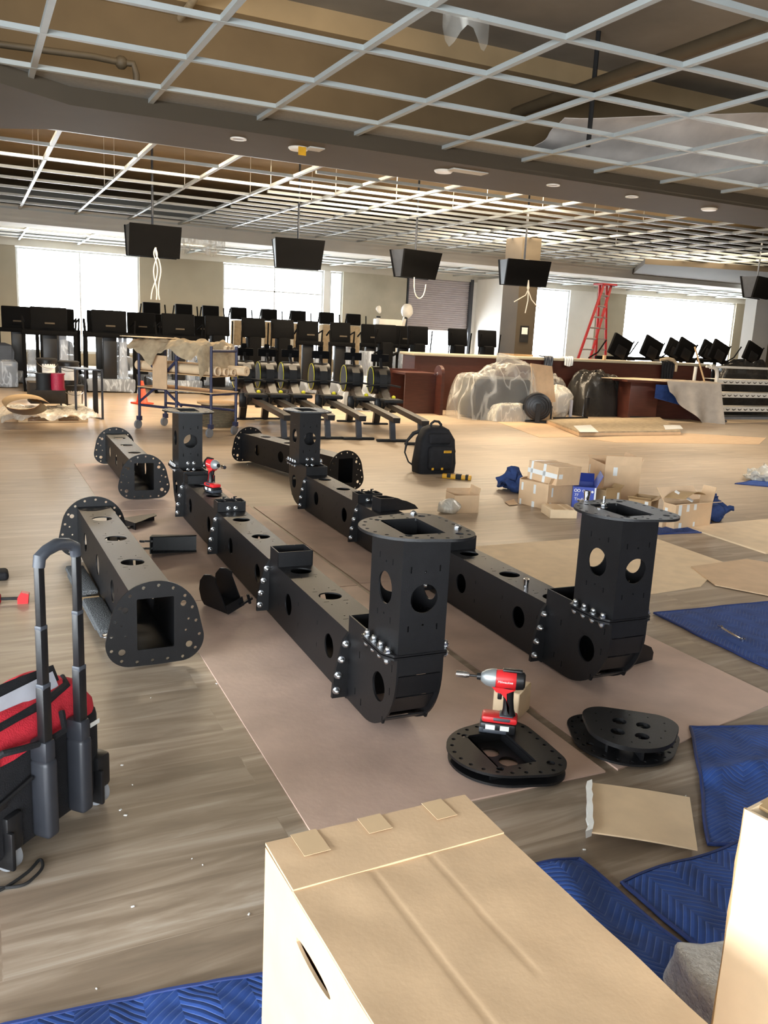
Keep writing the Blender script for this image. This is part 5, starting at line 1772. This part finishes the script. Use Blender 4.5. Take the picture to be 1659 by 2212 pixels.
hangcloth('grey rag hanging over the counter front, right of the brown column', 1181, 0.24, 0.22, M['plast2'], 1)
hangcloth('pale rag draped over the counter edge', 1224, 0.26, 0.17, M['label'], 5)
bgp = hangcloth('black bag hanging from the counter with a beige cloth over it', 1438, 0.36, 0.42, M['blkcloth'], 9)
ob('beige_fold', MB().tube([(-0.2, -0.05, 0.05), (-0.05, -0.1, 0.09), (0.1, -0.11, 0.06), (0.19, -0.12, -0.02), (0.19, -0.12, -0.18)], [0.03, 0.035, 0.04, 0.035, 0.025], 8), M['canvas'], bgp)
p = oncounter(1306)
tag(ob('small_block', MB().rbox(-0.03, 0.03, 0.0, 0.05, 0.002, 0.1, 0.004), M['wood'], None, 40, tuple(p), (0, 0, cr_)), 'small wooden block standing on the counter edge', 'block')
# brown column rising behind the counter, with a framed notice
c0, c1 = WY(1116, 690, 17.6), WY(1156, 690, 17.6)
cw = c1.x - c0.x
struct('column', MB().box(c0.x, c1.x, 17.6, 18.3, 0, ZC), M['column'])
struct('column_base', MB().box(c0.x - 0.02, c1.x + 0.02, 17.58, 18.32, 0.9, 1.06), M['wood'])
fn_ = thing('framed_notice', 'dark framed notice with a pale sheet, on the brown column', 'notice', (c0.x + cw * 0.45, 17.59, 0.02))
ob('notice_frame', MB().box(-0.12, 0.12, -0.012, 0.0, 1.33, 1.72), M['rubber'], fn_)
ob('notice_sheet', MB().box(-0.085, 0.085, -0.016, -0.012, 1.52, 1.68), M['label'], fn_)
# ---- plastic-covered furniture heap
def heap(name, label, cat, c, sx, sy, sz, m, seed, core=None, tilt=0.0, amp=0.09, cs=0.8):
    mb = MB()

    def fn(u, v):
        a = 2 * math.pi * u
        r = 1 - v
        f = max(0.0, 1 - r ** 3.2) ** 0.7
        rr2 = r ** 0.55
        ca, sa = math.cos(a), math.sin(a)
        k = 1 / max(abs(ca), abs(sa)) ** 0.55
        n = noise.noise(Vector((ca * 2.2 + seed, sa * 2.2, v * 2.5)))
        n2 = noise.noise(Vector((ca * 6 + seed, sa * 6, v * 5)))
        return (sx * rr2 * ca * k * (1 + amp * n + 0.04 * n2), sy * rr2 * sa * k * (1 + amp * n), max(0.004, sz * f * (1 + 0.12 * n + 0.05 * n2 + tilt * ca)))
    mb.sheet(72, 24, fn)
    o = ob(name, mb, m, None, 60, tuple(c))
    tag(o, label, cat)
    if core:
        ob('covered_core', MB().rbox(-sx * cs, sx * cs, -sy * cs, sy * cs, 0.02, sz * 0.8, 0.08), M[core], o)
    return o


hc = WY(1060, 895, 13.2)
heap('plastic_covered_heap', 'large heap under clear plastic sheeting in front of the counter', 'covered heap', (hc.x, 13.15, 0), 0.9, 0.5, 0.92, FILM, 3, 'rubber', 0.18, 0.09, 0.66)
hc2 = WY(1195, 890, 13.6)
heap('plastic_covered_heap', 'clear plastic sheeting draped behind the leaning cardboard panel', 'covered heap', (hc2.x - 0.1, 13.75, 0), 0.38, 0.35, 0.8, FILM, 9, 'plast2', -0.1, 0.1, 0.6)
hc3 = WY(1100, 905, 12.6)
heap('plastic_covered_heap', 'low crumpled clear plastic on the floor left of the black fan', 'plastic', (hc3.x, 12.62, 0), 0.42, 0.18, 0.3, BAG, 13, None)
pb = WY(1163, 880, 12.9)
t = thing('leaning_cardboard', 'plain brown cardboard panel leaning in front of the plastic heap', 'cardboard', (pb.x, 12.72, 0.0), (R(-8), 0, 0))
ob('panel_board', MB().prism([(-0.2, 0.3), (0.27, 0.33), (0.19, 0.98), (-0.28, 1.02)], -0.01, 0.01, XZ @ Matrix.Identity(4)), M['card'], t)
ob('panel_foot', MB().box(-0.22, 0.2, 0.0, 0.02, 0.0, 0.34), M['card3'], t)
fq = G(1158, 912)
fan = thing('floor_fan', 'black drum floor fan on a stand in front of the plastic heap', 'fan', (fq.x, fq.y, 0), R(-30))
ob('fan_drum', MB().cyl((0, -0.12, 0.28), (0, 0.12, 0.28), 0.24, n=28).cyl((0, -0.14, 0.28), (0, -0.12, 0.28), 0.2, 0.235, n=28), M['plastic'], fan)
gr = MB()
for r in (0.06, 0.11, 0.16, 0.2):
    gr.tube([(r * math.cos(2 * math.pi * k / 24), -0.15, 0.28 + r * math.sin(2 * math.pi * k / 24)) for k in range(24)], 0.004, 5, None, True)
ob('fan_grille', gr.cyl((0, -0.155, 0.28), (0, -0.14, 0.28), 0.03), M['plast2'], fan)
ob('fan_stand', MB().box(-0.04, 0.04, -0.19, -0.16, 0, 0.34).box(-0.2, 0.2, -0.14, 0.14, 0.0, 0.03).box(-0.26, -0.24, -0.05, 0.05, 0.0, 0.3).box(0.24, 0.26, -0.05, 0.05, 0, 0.3), M['rubber'], fan)
q = G(1215, 905)
wm = MB().ball((0, 0, 0.3), 1, (0.25, 0.2, 0.33), 16)
wm.jitter(0.07, 5, 3, 0.0)
o = tag(ob('wrapped_machine', wm, BAG, None, 60, (q.x, q.y + 0.15, 0)), 'machine bagged in milky plastic between the fan and the black sheeting', 'wrapped machine', 'shrink-wrapped machines')
ob('machine_body', MB().rbox(-0.15, 0.15, -0.12, 0.12, 0.1, 0.5, 0.05).box(0.1, 0.14, -0.24, -0.2, 0.02, 0.36), M['silver'], o)
fr0, fr1 = G(1196, 907), G(1268, 906)
t = thing('tubular_stand', 'black tubular base frame on the floor right of the bagged machine', 'frame', tuple(fr0), math.atan2((fr1 - fr0).y, (fr1 - fr0).x))
Lf = (fr1 - fr0).length
ob('floor_bar', MB().rbox(0, Lf, -0.03, 0.03, 0, 0.05, 0.01), M['plastic'], t)
ob('post', MB().rbox(Lf - 0.08, Lf, -0.03, 0.03, 0.05, 0.42, 0.01), M['plastic'], t)
hc = WY(1290, 880, 13.7)
heap('plastic_covered_heap', 'dark heap under black plastic sheeting left of the reception desk', 'covered heap', (hc.x - 0.15, 13.65, 0), 0.6, 0.4, 0.82, DARKFILM, 21, 'rubber', -0.05, 0.1, 0.7)
hc = WY(1590, 840, 14.0)
heap('plastic_covered_heap', 'dark heap under black plastic sheeting behind the white rack', 'covered heap', (15.25, 13.56, 0), 0.9, 0.2, 1.15, DARKFILM, 27, 'rubber', 0.0, 0.06, 0.72)
# ---- desk with a board and cloth over it
dk = thing('reception_desk', 'cherry-red desk covered by a cardboard board', 'desk', (11.35, 12.9, 0), R(-14))
ob('pedestal', MB().rbox(0.15, 0.75, -0.02, 0.5, 0, 0.72, 0.01), M['cherry'], dk)
ob('pedestal_plinth', MB().box(0.2, 0.7, -0.03, -0.01, 0, 0.06), M['rubber'], dk)
ob('modesty_panel', MB().box(0.75, 1.75, 0.3, 0.34, 0, 0.7).box(1.7, 1.75, -0.1, 0.3, 0, 0.7), M['cherry'], dk)
ob('desk_top', MB().box(0.0, 1.85, -0.15, 0.7, 0.72, 0.76), M['cherry'], dk)
bd_ = ob('cardboard_sheet', MB().prism([(-0.35, 0.25), (0.7, -0.3), (2.0, -0.22), (1.8, 0.55), (0.6, 0.75)], 0.764, 0.772), M['card2'], None, 40, (11.35, 12.9, 0), (0, 0, R(-14)))
tag(bd_, 'cardboard board lying across the top of the cherry desk', 'cardboard')


def dr(u, v):
    x = 0.72 + 1.15 * u
    if v < 0.25:
        return (x, 0.25 - v * 2.2, 0.782 + 0.006 * math.sin(u * 20))
    s_ = (v - 0.25) / 0.75
    fall = 0.78 * min(1.0, 0.25 + 1.15 * u) * s_
    return (x + 0.1 * s_ * u, -0.31 - 0.06 * s_ - (0.05 + 0.05 * s_) * math.sin(u * 13 + 1.0) * s_, 0.782 - fall)


cl = ob('drop_cloth', MB().sheet(44, 26, dr, 0.006), M['gcloth'], None, 60, (11.35, 12.88, 0), (0, 0, R(-14)))
tag(cl, 'grey drop cloth hanging down over the front of the cherry desk', 'cloth')
bl = ob('moving_blanket', MB().sheet(16, 10, lambda u, v: (0.55 + 0.75 * u, -0.24 - 0.03 * math.sin(u * 6), 0.7 - (0.25 + 0.16 * u) * v), 0.008, lambda u, v: (u * 0.8, v * 0.4)), M['blanket'], None, 60, (11.35, 12.9, 0), (0, 0, R(-14)))
tag(bl, 'blue blanket hanging on the cherry desk under the grey drop cloth', 'blanket', 'blue moving blankets')
# ---- broom
b0, b1 = Vector((12.62, 12.45, 1.44)), Vector((13.22, 12.3, 0.09))
t = thing('broom', 'wooden-handled dust mop leaning by the white rack', 'broom', (13.22, 12.3, 0))
ob('broom_handle', MB().cyl(b0 - Vector((13.22, 12.3, 0)), (0, 0, 0.09), 0.017, n=10), M['wood'], t)
ob('broom_head', MB().rbox(-0.32, 0.3, -0.06, 0.06, 0.0, 0.045, 0.02), M['carpet'], t)
ob('broom_socket', MB().cyl((0, 0, 0.04), (-0.02, 0.005, 0.13), 0.025, n=8), M['white'], t)
# ---- white dumbbell rack
rk = thing('dumbbell_rack', 'white steel dumbbell rack with three notched shelves, empty', 'rack', (13.45, 12.85, 0))
for x in (0.28, 2.6):
    ob('rack_post', MB().tube([(x, 0.0, 0.02), (x, 0.0, 0.9), (x - 0.03 * (1 if x < 1 else -1), 0.0, 1.0), (x - 0.1 * (1 if x < 1 else -1), 0.0, 1.05), (x - 0.22 * (1 if x < 1 else -1), 0, 1.06)], 0.04, 10), M['white'], rk)
ob('rack_post', MB().tube([(0.05, 0.4, 0.0), (0.08, 0.4, 1.04)], 0.035, 10), M['white'], rk)
ob('top_rail', MB().rbox(-0.05, 2.8, -0.025, 0.025, 1.04, 1.085, 0.01), M['white'], rk)
for z in (0.16, 0.45, 0.72):
    no = []
    for k in range(13):
        x = 0.42 + 0.17 * k
        no.append([(x, z + 0.07), (x + 0.04, z + 0.045), (x + 0.07, z + 0.045), (x + 0.11, z + 0.07), (x + 0.12, z + 0.05), (x + 0.08, z + 0.025), (x + 0.03, z + 0.025), (x + 0.0, z + 0.05)])
    s_ = ob('rack_shelf', MB().plate(rect(1.44, z + 0.05, 2.4, 0.1), no, 0.01, TR(0, -0.05, 0) @ XZ), M['white'], rk)
    ob('shelf_tray', MB().box(0.24, 2.64, -0.045, 0.3, z + 0.094, z + 0.1), M['white'], s_)
ob('rack_base', MB().box(0.2, 2.7, -0.1, 0.35, 0.0, 0.05), M['grey'], rk)
# ---- flat packs and papers on the floor before the heaps
sp_ = [G(1180, 915), G(1425, 910), G(1470, 940), G(1250, 943)]
t = thing('tile_stack', 'low flat stack of patterned panels on the floor before the cherry desk', 'panel stack', (0, 0, 0))
pz = [(p.x, p.y) for p in sp_]
ob('lower_panel', MB().prism(pz, 0.006, 0.05), M['card'], t)
ob('upper_panel', MB().prism([(x + 0.02, y + 0.03) for x, y in pz], 0.05, 0.075), M['canvas'], t)
ob('white_sleeve', MB().prism([(p.x, p.y) for p in (G(1238, 930), G(1275, 928), G(1292, 944), G(1252, 944))], 0.076, 0.08), M['label'], t)
ob('white_sleeve', MB().prism([(p.x, p.y) for p in (G(1432, 928), G(1468, 928), G(1474, 936), G(1436, 938))], 0.076, 0.08), M['label'], t)
board('pale cardboard sheet on the floor, left of the panel stack', [tuple(G(*p)[:2]) for p in ((1075, 912), (1150, 902), (1250, 944), (1165, 945))], 0.0, 0.004, 'card')
board('large cardboard sheet on the floor in front of the panel stack', [tuple(G(*p)[:2]) for p in ((1255, 946), (1480, 936), (1655, 946), (1640, 960), (1330, 956))], 0.0, 0.004, 'card')
board('pale paper strip on the floor before the white rack', [tuple(G(*p)[:2]) for p in ((1420, 912), (1545, 915), (1659, 912), (1700, 906), (1540, 902), (1400, 905))], 0.0, 0.003, 'card2')
# ---- ladder
ld = thing('step_ladder', 'tall red step ladder standing open behind the counter', 'ladder', (0, 0, 0))
tp_ = [Vector((16.41, 19.9, 3.05)), Vector((16.76, 20.0, 3.05)), Vector((16.47, 20.15, 3.05)), Vector((16.8, 20.25, 3.05))]
ft_ = [Vector((15.19, 19.6, 0)), Vector((15.77, 19.7, 0)), Vector((16.98, 20.6, 0)), Vector((17.5, 20.7, 0))]
for a, b in zip(tp_, ft_):
    ob('side_rail', MB().loft([[p + Vector(o_) for o_ in ((-0.035, -0.02, 0), (0.035, -0.02, 0), (0.035, 0.02, 0), (-0.035, 0.02, 0))] for p in (b, a)]), M['red2'], ld)
ob('ladder_top', MB().rbox(16.35, 16.86, 19.85, 20.3, 3.04, 3.09, 0.01), M['red2'], ld)
for k in range(1, 10):
    f = k / 10
    ob('tread', MB().tube([ft_[0].lerp(tp_[0], f), ft_[1].lerp(tp_[1], f)], 0.026, 6), M['alu'], ld)
    ob('back_brace', MB().tube([ft_[2].lerp(tp_[2], f), ft_[3].lerp(tp_[3], f)], 0.022, 6), M['alu'], ld)
# ---- bagged poles before the shutter
for px, Y, top, lb in ((819, 22, 655, 'white pole with a clear bag tied over its head, before bare drywall'), (880, 22, 658, 'white pole leaning right with a bag bulging over its head')):
    q = WY(px, top, Y)
    dxl = 0.35 if px > 850 else 0.03
    t = thing('bagged_pole', lb, 'pole', (q.x - dxl, Y, 0), 0, 'bagged poles')
    ob('pole_shaft', MB().cyl((-0.1 if px > 850 else 0, 0, 0.0), (dxl * 0.85, 0, q.z - 0.35), 0.05, n=10), M['white'], t)
    bl_ = MB().ball((dxl, 0, q.z - 0.17), 0.17 if px > 850 else 0.08, (1, 1, 1.2), 8)
    bl_.jitter(0.03, 8, 2)
    ob('tied_bag', bl_, M['white'], t)
    ob('tie_band', MB().cyl((dxl * 0.86, 0, q.z - 0.4), (dxl * 0.89, 0, q.z - 0.35), 0.06, n=10), M['rubber'], t)
q = WY(845, 690, 21.0)
tag(ob('white_cabinet', MB().rbox(-0.35, 0.35, 0, 0.4, 0, q.z, 0.02), M['white'], None, 40, (q.x, 21.0, 0)), 'pale cabinet standing behind the ellipticals, before bare drywall', 'cabinet')

# ---- pallet and building supplies at the left
pa, pb_ = G(40, 912), G(190, 911)
ang = math.atan2((pb_ - pa).y, (pb_ - pa).x)
pal = thing('wooden_pallet', 'wooden pallet on the floor at the left, half covered by plastic', 'pallet', (pa.x, pa.y, 0), ang)
Lp = (pb_ - pa).length
for y in (0.0, 0.42, 0.84):
    for x in (0, Lp / 2 - 0.06, Lp - 0.12):
        ob('block', MB().box(x, x + 0.12, y, y + 0.1, 0.012, 0.075), M['wood'], pal)
for k in range(6):
    ob('deck_board', MB().box(0, Lp, 0.005 + 0.165 * k, 0.115 + 0.165 * k, 0.075, 0.093), M['wood'], pal)
for y in (0.0, 0.42, 0.84):
    ob('bottom_board', MB().box(0, Lp, y, y + 0.1, 0.0, 0.012), M['wood'], pal)
ps = MB().sheet(50, 30, lambda u, v: (-0.22 + (Lp + 0.35) * u, -0.1 + 1.15 * v, 0.11 + 0.07 * abs(noise.noise(Vector((u * 6, v * 4, 3)))) + 0.05 * abs(noise.noise(Vector((u * 15, v * 12, 5)))) - (0.1 * max(0, (0.12 - u) / 0.12) + 0.09 * max(0, (0.1 - v) / 0.1) * (0.4 + 0.6 * math.sin(u * 9) ** 2))))
tag(ob('plastic_sheet', ps, BAG, None, 60, tuple(pa), (0, 0, ang)), 'crumpled milky plastic sheet spread over the pallet', 'plastic')
q = G(62, 893, 0.19)
pr = MB()
nseg = 40
sec_ = []
for k in range(nseg):
    a = 2.3 * math.pi * k / (nseg - 1) + 0.4
    r = 0.235 - 0.018 * k / nseg * 4
    sec_.append((r * 1.25 * math.cos(a), 0.13 + r * 0.5 * math.sin(a)))
pr.loft([[(x, y, z) for x, z in sec_] for y in (0, 0.25, 0.5, 0.75)], None, False, False)
tag(ob('paper_roll', pr, M['paper'], None, 60, (q.x, q.y, 0.135), (0, 0, ang)), 'loosely coiled roll of brown paper lying on the plastic-covered pallet', 'paper roll')
rw = [((94, 843), M['rubber'], 'black wire reel standing on the pallet goods'), ((124, 843), M['reel'], 'red wire reel standing beside the black one')]
for (px, py), m_, lb in rw:
    q = G(px, py, 0.5)
    t = thing('wire_reel', lb, 'reel', (q.x, q.y, 0.505), 0, 'wire reels on the pallet')
    ob('wire_winding', MB().cyl((0, 0, 0.012), (0, 0, 0.2), 0.088, n=20), m_, t)
    ob('reel_flange', MB().cyl((0, 0, 0), (0, 0, 0.012), 0.1, n=20), m_, t)
    ob('reel_flange', MB().cyl((0, 0, 0.2), (0, 0, 0.212), 0.1, n=20), m_, t)
q = G(118, 872, 0.2)
tag(ob('cardboard_box', MB().rbox(-0.28, 0.2, -0.12, 0.3, 0.0, 0.3, 0.01), M['dust'], None, 40, (q.x - 0.05, q.y + 0.1, 0.2), (0, 0, ang)), 'dull carton on the pallet that carries the two wire reels', 'box')


def bucket(label, loc, rot, lb_m=M['label']):
    t = thing('bucket', label, 'bucket', loc, rot, 'black buckets by the pallet')
    ob('bucket_body', MB().lathe([(0.0, 0.0), (0.135, 0.0), (0.155, 0.34), (0.15, 0.34), (0.0, 0.335)], 24), M['plastic'], t)
    ob('lid', MB().lathe([(0.0, 0.335), (0.165, 0.335), (0.168, 0.36), (0.14, 0.372), (0, 0.37)], 24), M['rubber'], t)
    lb2 = MB()
    lb2.loft([[(0.1515 * math.cos(R(a)) * (0.95 + 0.05 * zz_ / 0.3), 0.1515 * math.sin(R(a)) * (0.95 + 0.05 * zz_ / 0.3), zz_) for a in range(225, 316, 10)] for zz_ in (0.07, 0.28)], None, False, False)
    ob('paper_label', lb2, lb_m, t)
    ob('wire_handle', MB().tube([(0.16 * math.cos(R(a)), 0.16 * math.sin(R(a)) - 0.0, 0.31 - 0.1 * math.sin(R(a - 180)) * 1.0) for a in range(180, 361, 12)], 0.005, 5), M['zinc'], t)
    return t


q1, q2 = G(163, 884), G(112, 880)
bucket('lower black bucket right of the pallet, its label facing out', (q1.x, q1.y + 0.25, 0), 0.1)
bucket('upper black bucket stacked right of the reels', (q1.x - 0.06, q1.y + 0.27, 0.375), -0.1)
bucket('lower black bucket hidden behind the wire reels', (q2.x, q2.y + 0.75, 0), 0.2)
bucket('upper black bucket behind the wire reels, label partly showing', (q2.x, q2.y + 0.75, 0.375), 0.2)
fp_ = [G(190, 893), G(222, 906)]
fs = thing('steel_stand', 'thin steel angle stand right of the stacked buckets', 'stand', tuple(fp_[1]), R(20))
for x, y in ((0, 0), (-0.28, 0.25), (0.02, 0.55), (-0.27, 0.75)):
    ob('stand_leg', MB().box(x - 0.012, x + 0.012, y - 0.012, y + 0.012, 0, 0.72), M['plast2'], fs)
ob('stand_top', MB().prism([(-0.02, -0.02), (0.03, 0.56), (-0.26, 0.78), (-0.3, 0.24)], 0.70, 0.715).box(-0.02, 0.02, 0, 0.55, 0.0, 0.015), M['plast2'], fs)
q = G(207, 893)
tag(ob('steel_post', MB().rbox(-0.035, 0.035, -0.035, 0.035, 0, 0.68, 0.004), M['rubber'], None, 40, (q.x, q.y, 0)), 'short black square post standing inside the steel stand', 'post')
# ---- pipe cart
cf, cb = Vector((2.04, 11.82, 0)), Vector((2.76, 10.8, 0))
cang = math.atan2((cb - cf).y, (cb - cf).x)
Lc = (cb - cf).length
ca = thing('pipe_cart', 'blue tubular cart on casters loaded with cardboard tubes', 'cart', tuple(cf), cang)
Wc = 0.5
for x, y in ((0, 0), (Lc, 0), (0, Wc), (Lc, Wc)):
    ob('post', MB().cyl((x, y, 0.17 if x else 0.3), (x, y, 1.16), 0.019, n=10), M['blue'], ca)
    k_ = ob('caster', MB().cyl((x - 0.015, y - 0.03, 0.06), (x + 0.015, y - 0.03, 0.06), 0.06, n=18), M['grey'], ca)
    ob('caster_fork', MB().box(x - 0.03, x + 0.03, y - 0.03, y + 0.02, 0.11, 0.17).cyl((x, y, 0.12), (x, y, 0.31), 0.02, n=8), M['blue'], k_)
ob('post', MB().cyl((Lc * 0.53, 0, 0.32), (Lc * 0.53, 0, 1.16), 0.019, n=10), M['blue'], ca)
for y in (0, Wc):
    ob('side_rail', MB().cyl((0, y, 0.32), (Lc, y, 0.32), 0.018, n=8), M['blue'], ca)
for x in (0, Lc):
    for z in (0.55, 1.1):
        ob('end_rail', MB().cyl((x, 0, z), (x, Wc, z), 0.018, n=8), M['blue'], ca)
ob('diagonal_brace', MB().tube([(0.0, 0, 0.36), (0.28, 0.0, 0.56), (0.45, 0.0, 0.56), (0.75, 0, 0.36)], 0.018, 8).tube([(0.0, 0, 1.05), (0.3, 0, 0.8), (0.5, 0, 0.8), (0.78, 0, 1.05)], 0.018, 8), M['blue'], ca)
ob('cart_shelf', MB().box(-0.02, Lc + 0.02, -0.02, Wc + 0.02, 0.56, 0.575).box(-0.02, Lc + 0.02, 0.0, Wc, 0.77, 0.78), M['wood'], ca)
for y, z, r, x1, lb in ((0.1, 0.845, 0.062, 1.28, 'widest of the brown cardboard tubes on the cart, nearest the camera'), (0.25, 0.835, 0.05, 1.3, 'second cardboard tube on the cart'), (0.355, 0.83, 0.043, 1.33, 'thinnest cardboard tube on the cart, third in the row'), (0.47, 0.85, 0.062, 1.45, 'thick-walled paper roll on the cart, sticking out farthest')):
    Q = TR(*cf) @ rz(cang)
    p0, p1 = Q @ Vector((-0.12, y, z)), Q @ Vector((x1, y, z))
    tag(ob('cardboard_tube', MB().pipe(p0, p1, r, r * (0.4 if 'thick' in lb else 0.84)), M['card2']), lb, 'tube', 'cardboard tubes on the pipe cart')
for y, lb in ((0.42, 'small tube end poking out under the canvas, front one'), (0.5, 'small tube end poking out under the canvas, rear one')):
    Q = TR(*cf) @ rz(cang)
    tag(ob('cardboard_tube', MB().pipe(Q @ Vector((0.4, y, 1.12)), Q @ Vector((1.18, y, 1.12)), 0.045, 0.033), M['card2']), lb, 'tube', 'cardboard tubes on the pipe cart')
cl_ = MB()


def cvs(u, v):
    x, y = -0.1 + 1.38 * u, -0.12 + 0.74 * v
    z = 1.19 + 0.05 * noise.noise(Vector((u * 6, v * 5, 1))) + 0.03 * noise.noise(Vector((u * 17, v * 13, 4)))
    d = max(0, (0.16 - v) / 0.16)
    z -= d * (0.1 + 0.16 * max(0, noise.noise(Vector((u * 5, 0, 9)))) + 0.1 * math.sin(u * 6) ** 2)
    if u > 0.88:
        z -= (u - 0.88) / 0.12 * 0.34
        x -= (u - 0.88) * 0.9
    return (x, y, z)


tag(ob('canvas_cloth', cl_.sheet(64, 34, cvs, 0.008), M['canvas'], None, 60, tuple(cf), (0, 0, cang)), 'crumpled canvas drop cloth thrown over the top of the pipe cart', 'cloth')
Q = TR(*cf) @ rz(cang)
o = ob('cardboard_sheet', MB().box(0.3, 0.55, -0.06, -0.05, 0.57, 1.0), M['card'], None, 40, tuple(cf), (0, 0, cang))
tag(o, 'upright strip of cardboard leaning on the side of the pipe cart', 'cardboard')
o = ob('cardboard_sheet', MB().prism([(-0.18, -0.16), (0.5, -0.18), (0.45, 0.3), (-0.15, 0.3)], 1.22, 1.228), M['card2'], None, 40, tuple(cf), (0, 0, cang))
tag(o, 'flat cardboard flap on top of the pipe cart beside the canvas', 'cardboard')


def cone(label, p):
    t = thing('traffic_cone', label, 'cone', (p.x, p.y, 0), 0.3, 'orange traffic cones')
    ob('cone_body', MB().lathe([(0.11, 0.02), (0.1, 0.03), (0.03, 0.38), (0.022, 0.4), (0.0, 0.4)], 20), M['orange'], t)
    ob('cone_base', MB().rbox(-0.15, 0.15, -0.15, 0.15, 0, 0.025, 0.008), M['orange'], t)


cone('orange traffic cone standing behind the left post of the pipe cart', G(307, 872))
cone('orange traffic cone behind the second and third rowing machines', G(606, 850))
q = G(466, 924)
spl = thing('cable_spool', 'wooden cable spool standing on its flange left of the rowing machines', 'spool', (q.x + 0.03, q.y, 0))
ob('spool_flange', MB().cyl((0, 0, 0), (0, 0, 0.025), 0.29, n=36), M['wood'], spl)
ob('spool_flange', MB().cyl((0, 0, 0.34), (0, 0, 0.365), 0.29, n=36), M['wood'], spl)
wn = MB()
for k in range(15):
    z = 0.035 + 0.0215 * k
    wn.lathe([(0.22, z - 0.011), (0.232, z - 0.006), (0.235, z), (0.232, z + 0.006), (0.22, z + 0.0105)], 32)
ob('cable_winding', wn.cyl((0, 0, 0.025), (0, 0, 0.34), 0.222, n=32), M['rope'], spl)

# ---- scraps left on the floor
db_ = MB()
r2 = random.Random(11)
for k in range(90):
    if k < 50:
        p = G(r2.uniform(150, 1659), r2.uniform(1020, 2180))
    else:
        p = G(r2.uniform(230, 1659), r2.uniform(860, 1020))
    s_ = r2.uniform(0.002, 0.0055)
    db_.rbox(-s_, s_, -s_ * 0.6, s_ * 0.6, 0, 0.003, 0.001, TR(p.x, p.y, 0.0) @ rz(r2.uniform(0, 3)), 1)
o = ob('floor_debris', db_, M['label'])
o['kind'] = 'stuff'
o['label'] = 'scattered white crumbs and chips on the plank floor'
o['category'] = 'debris'
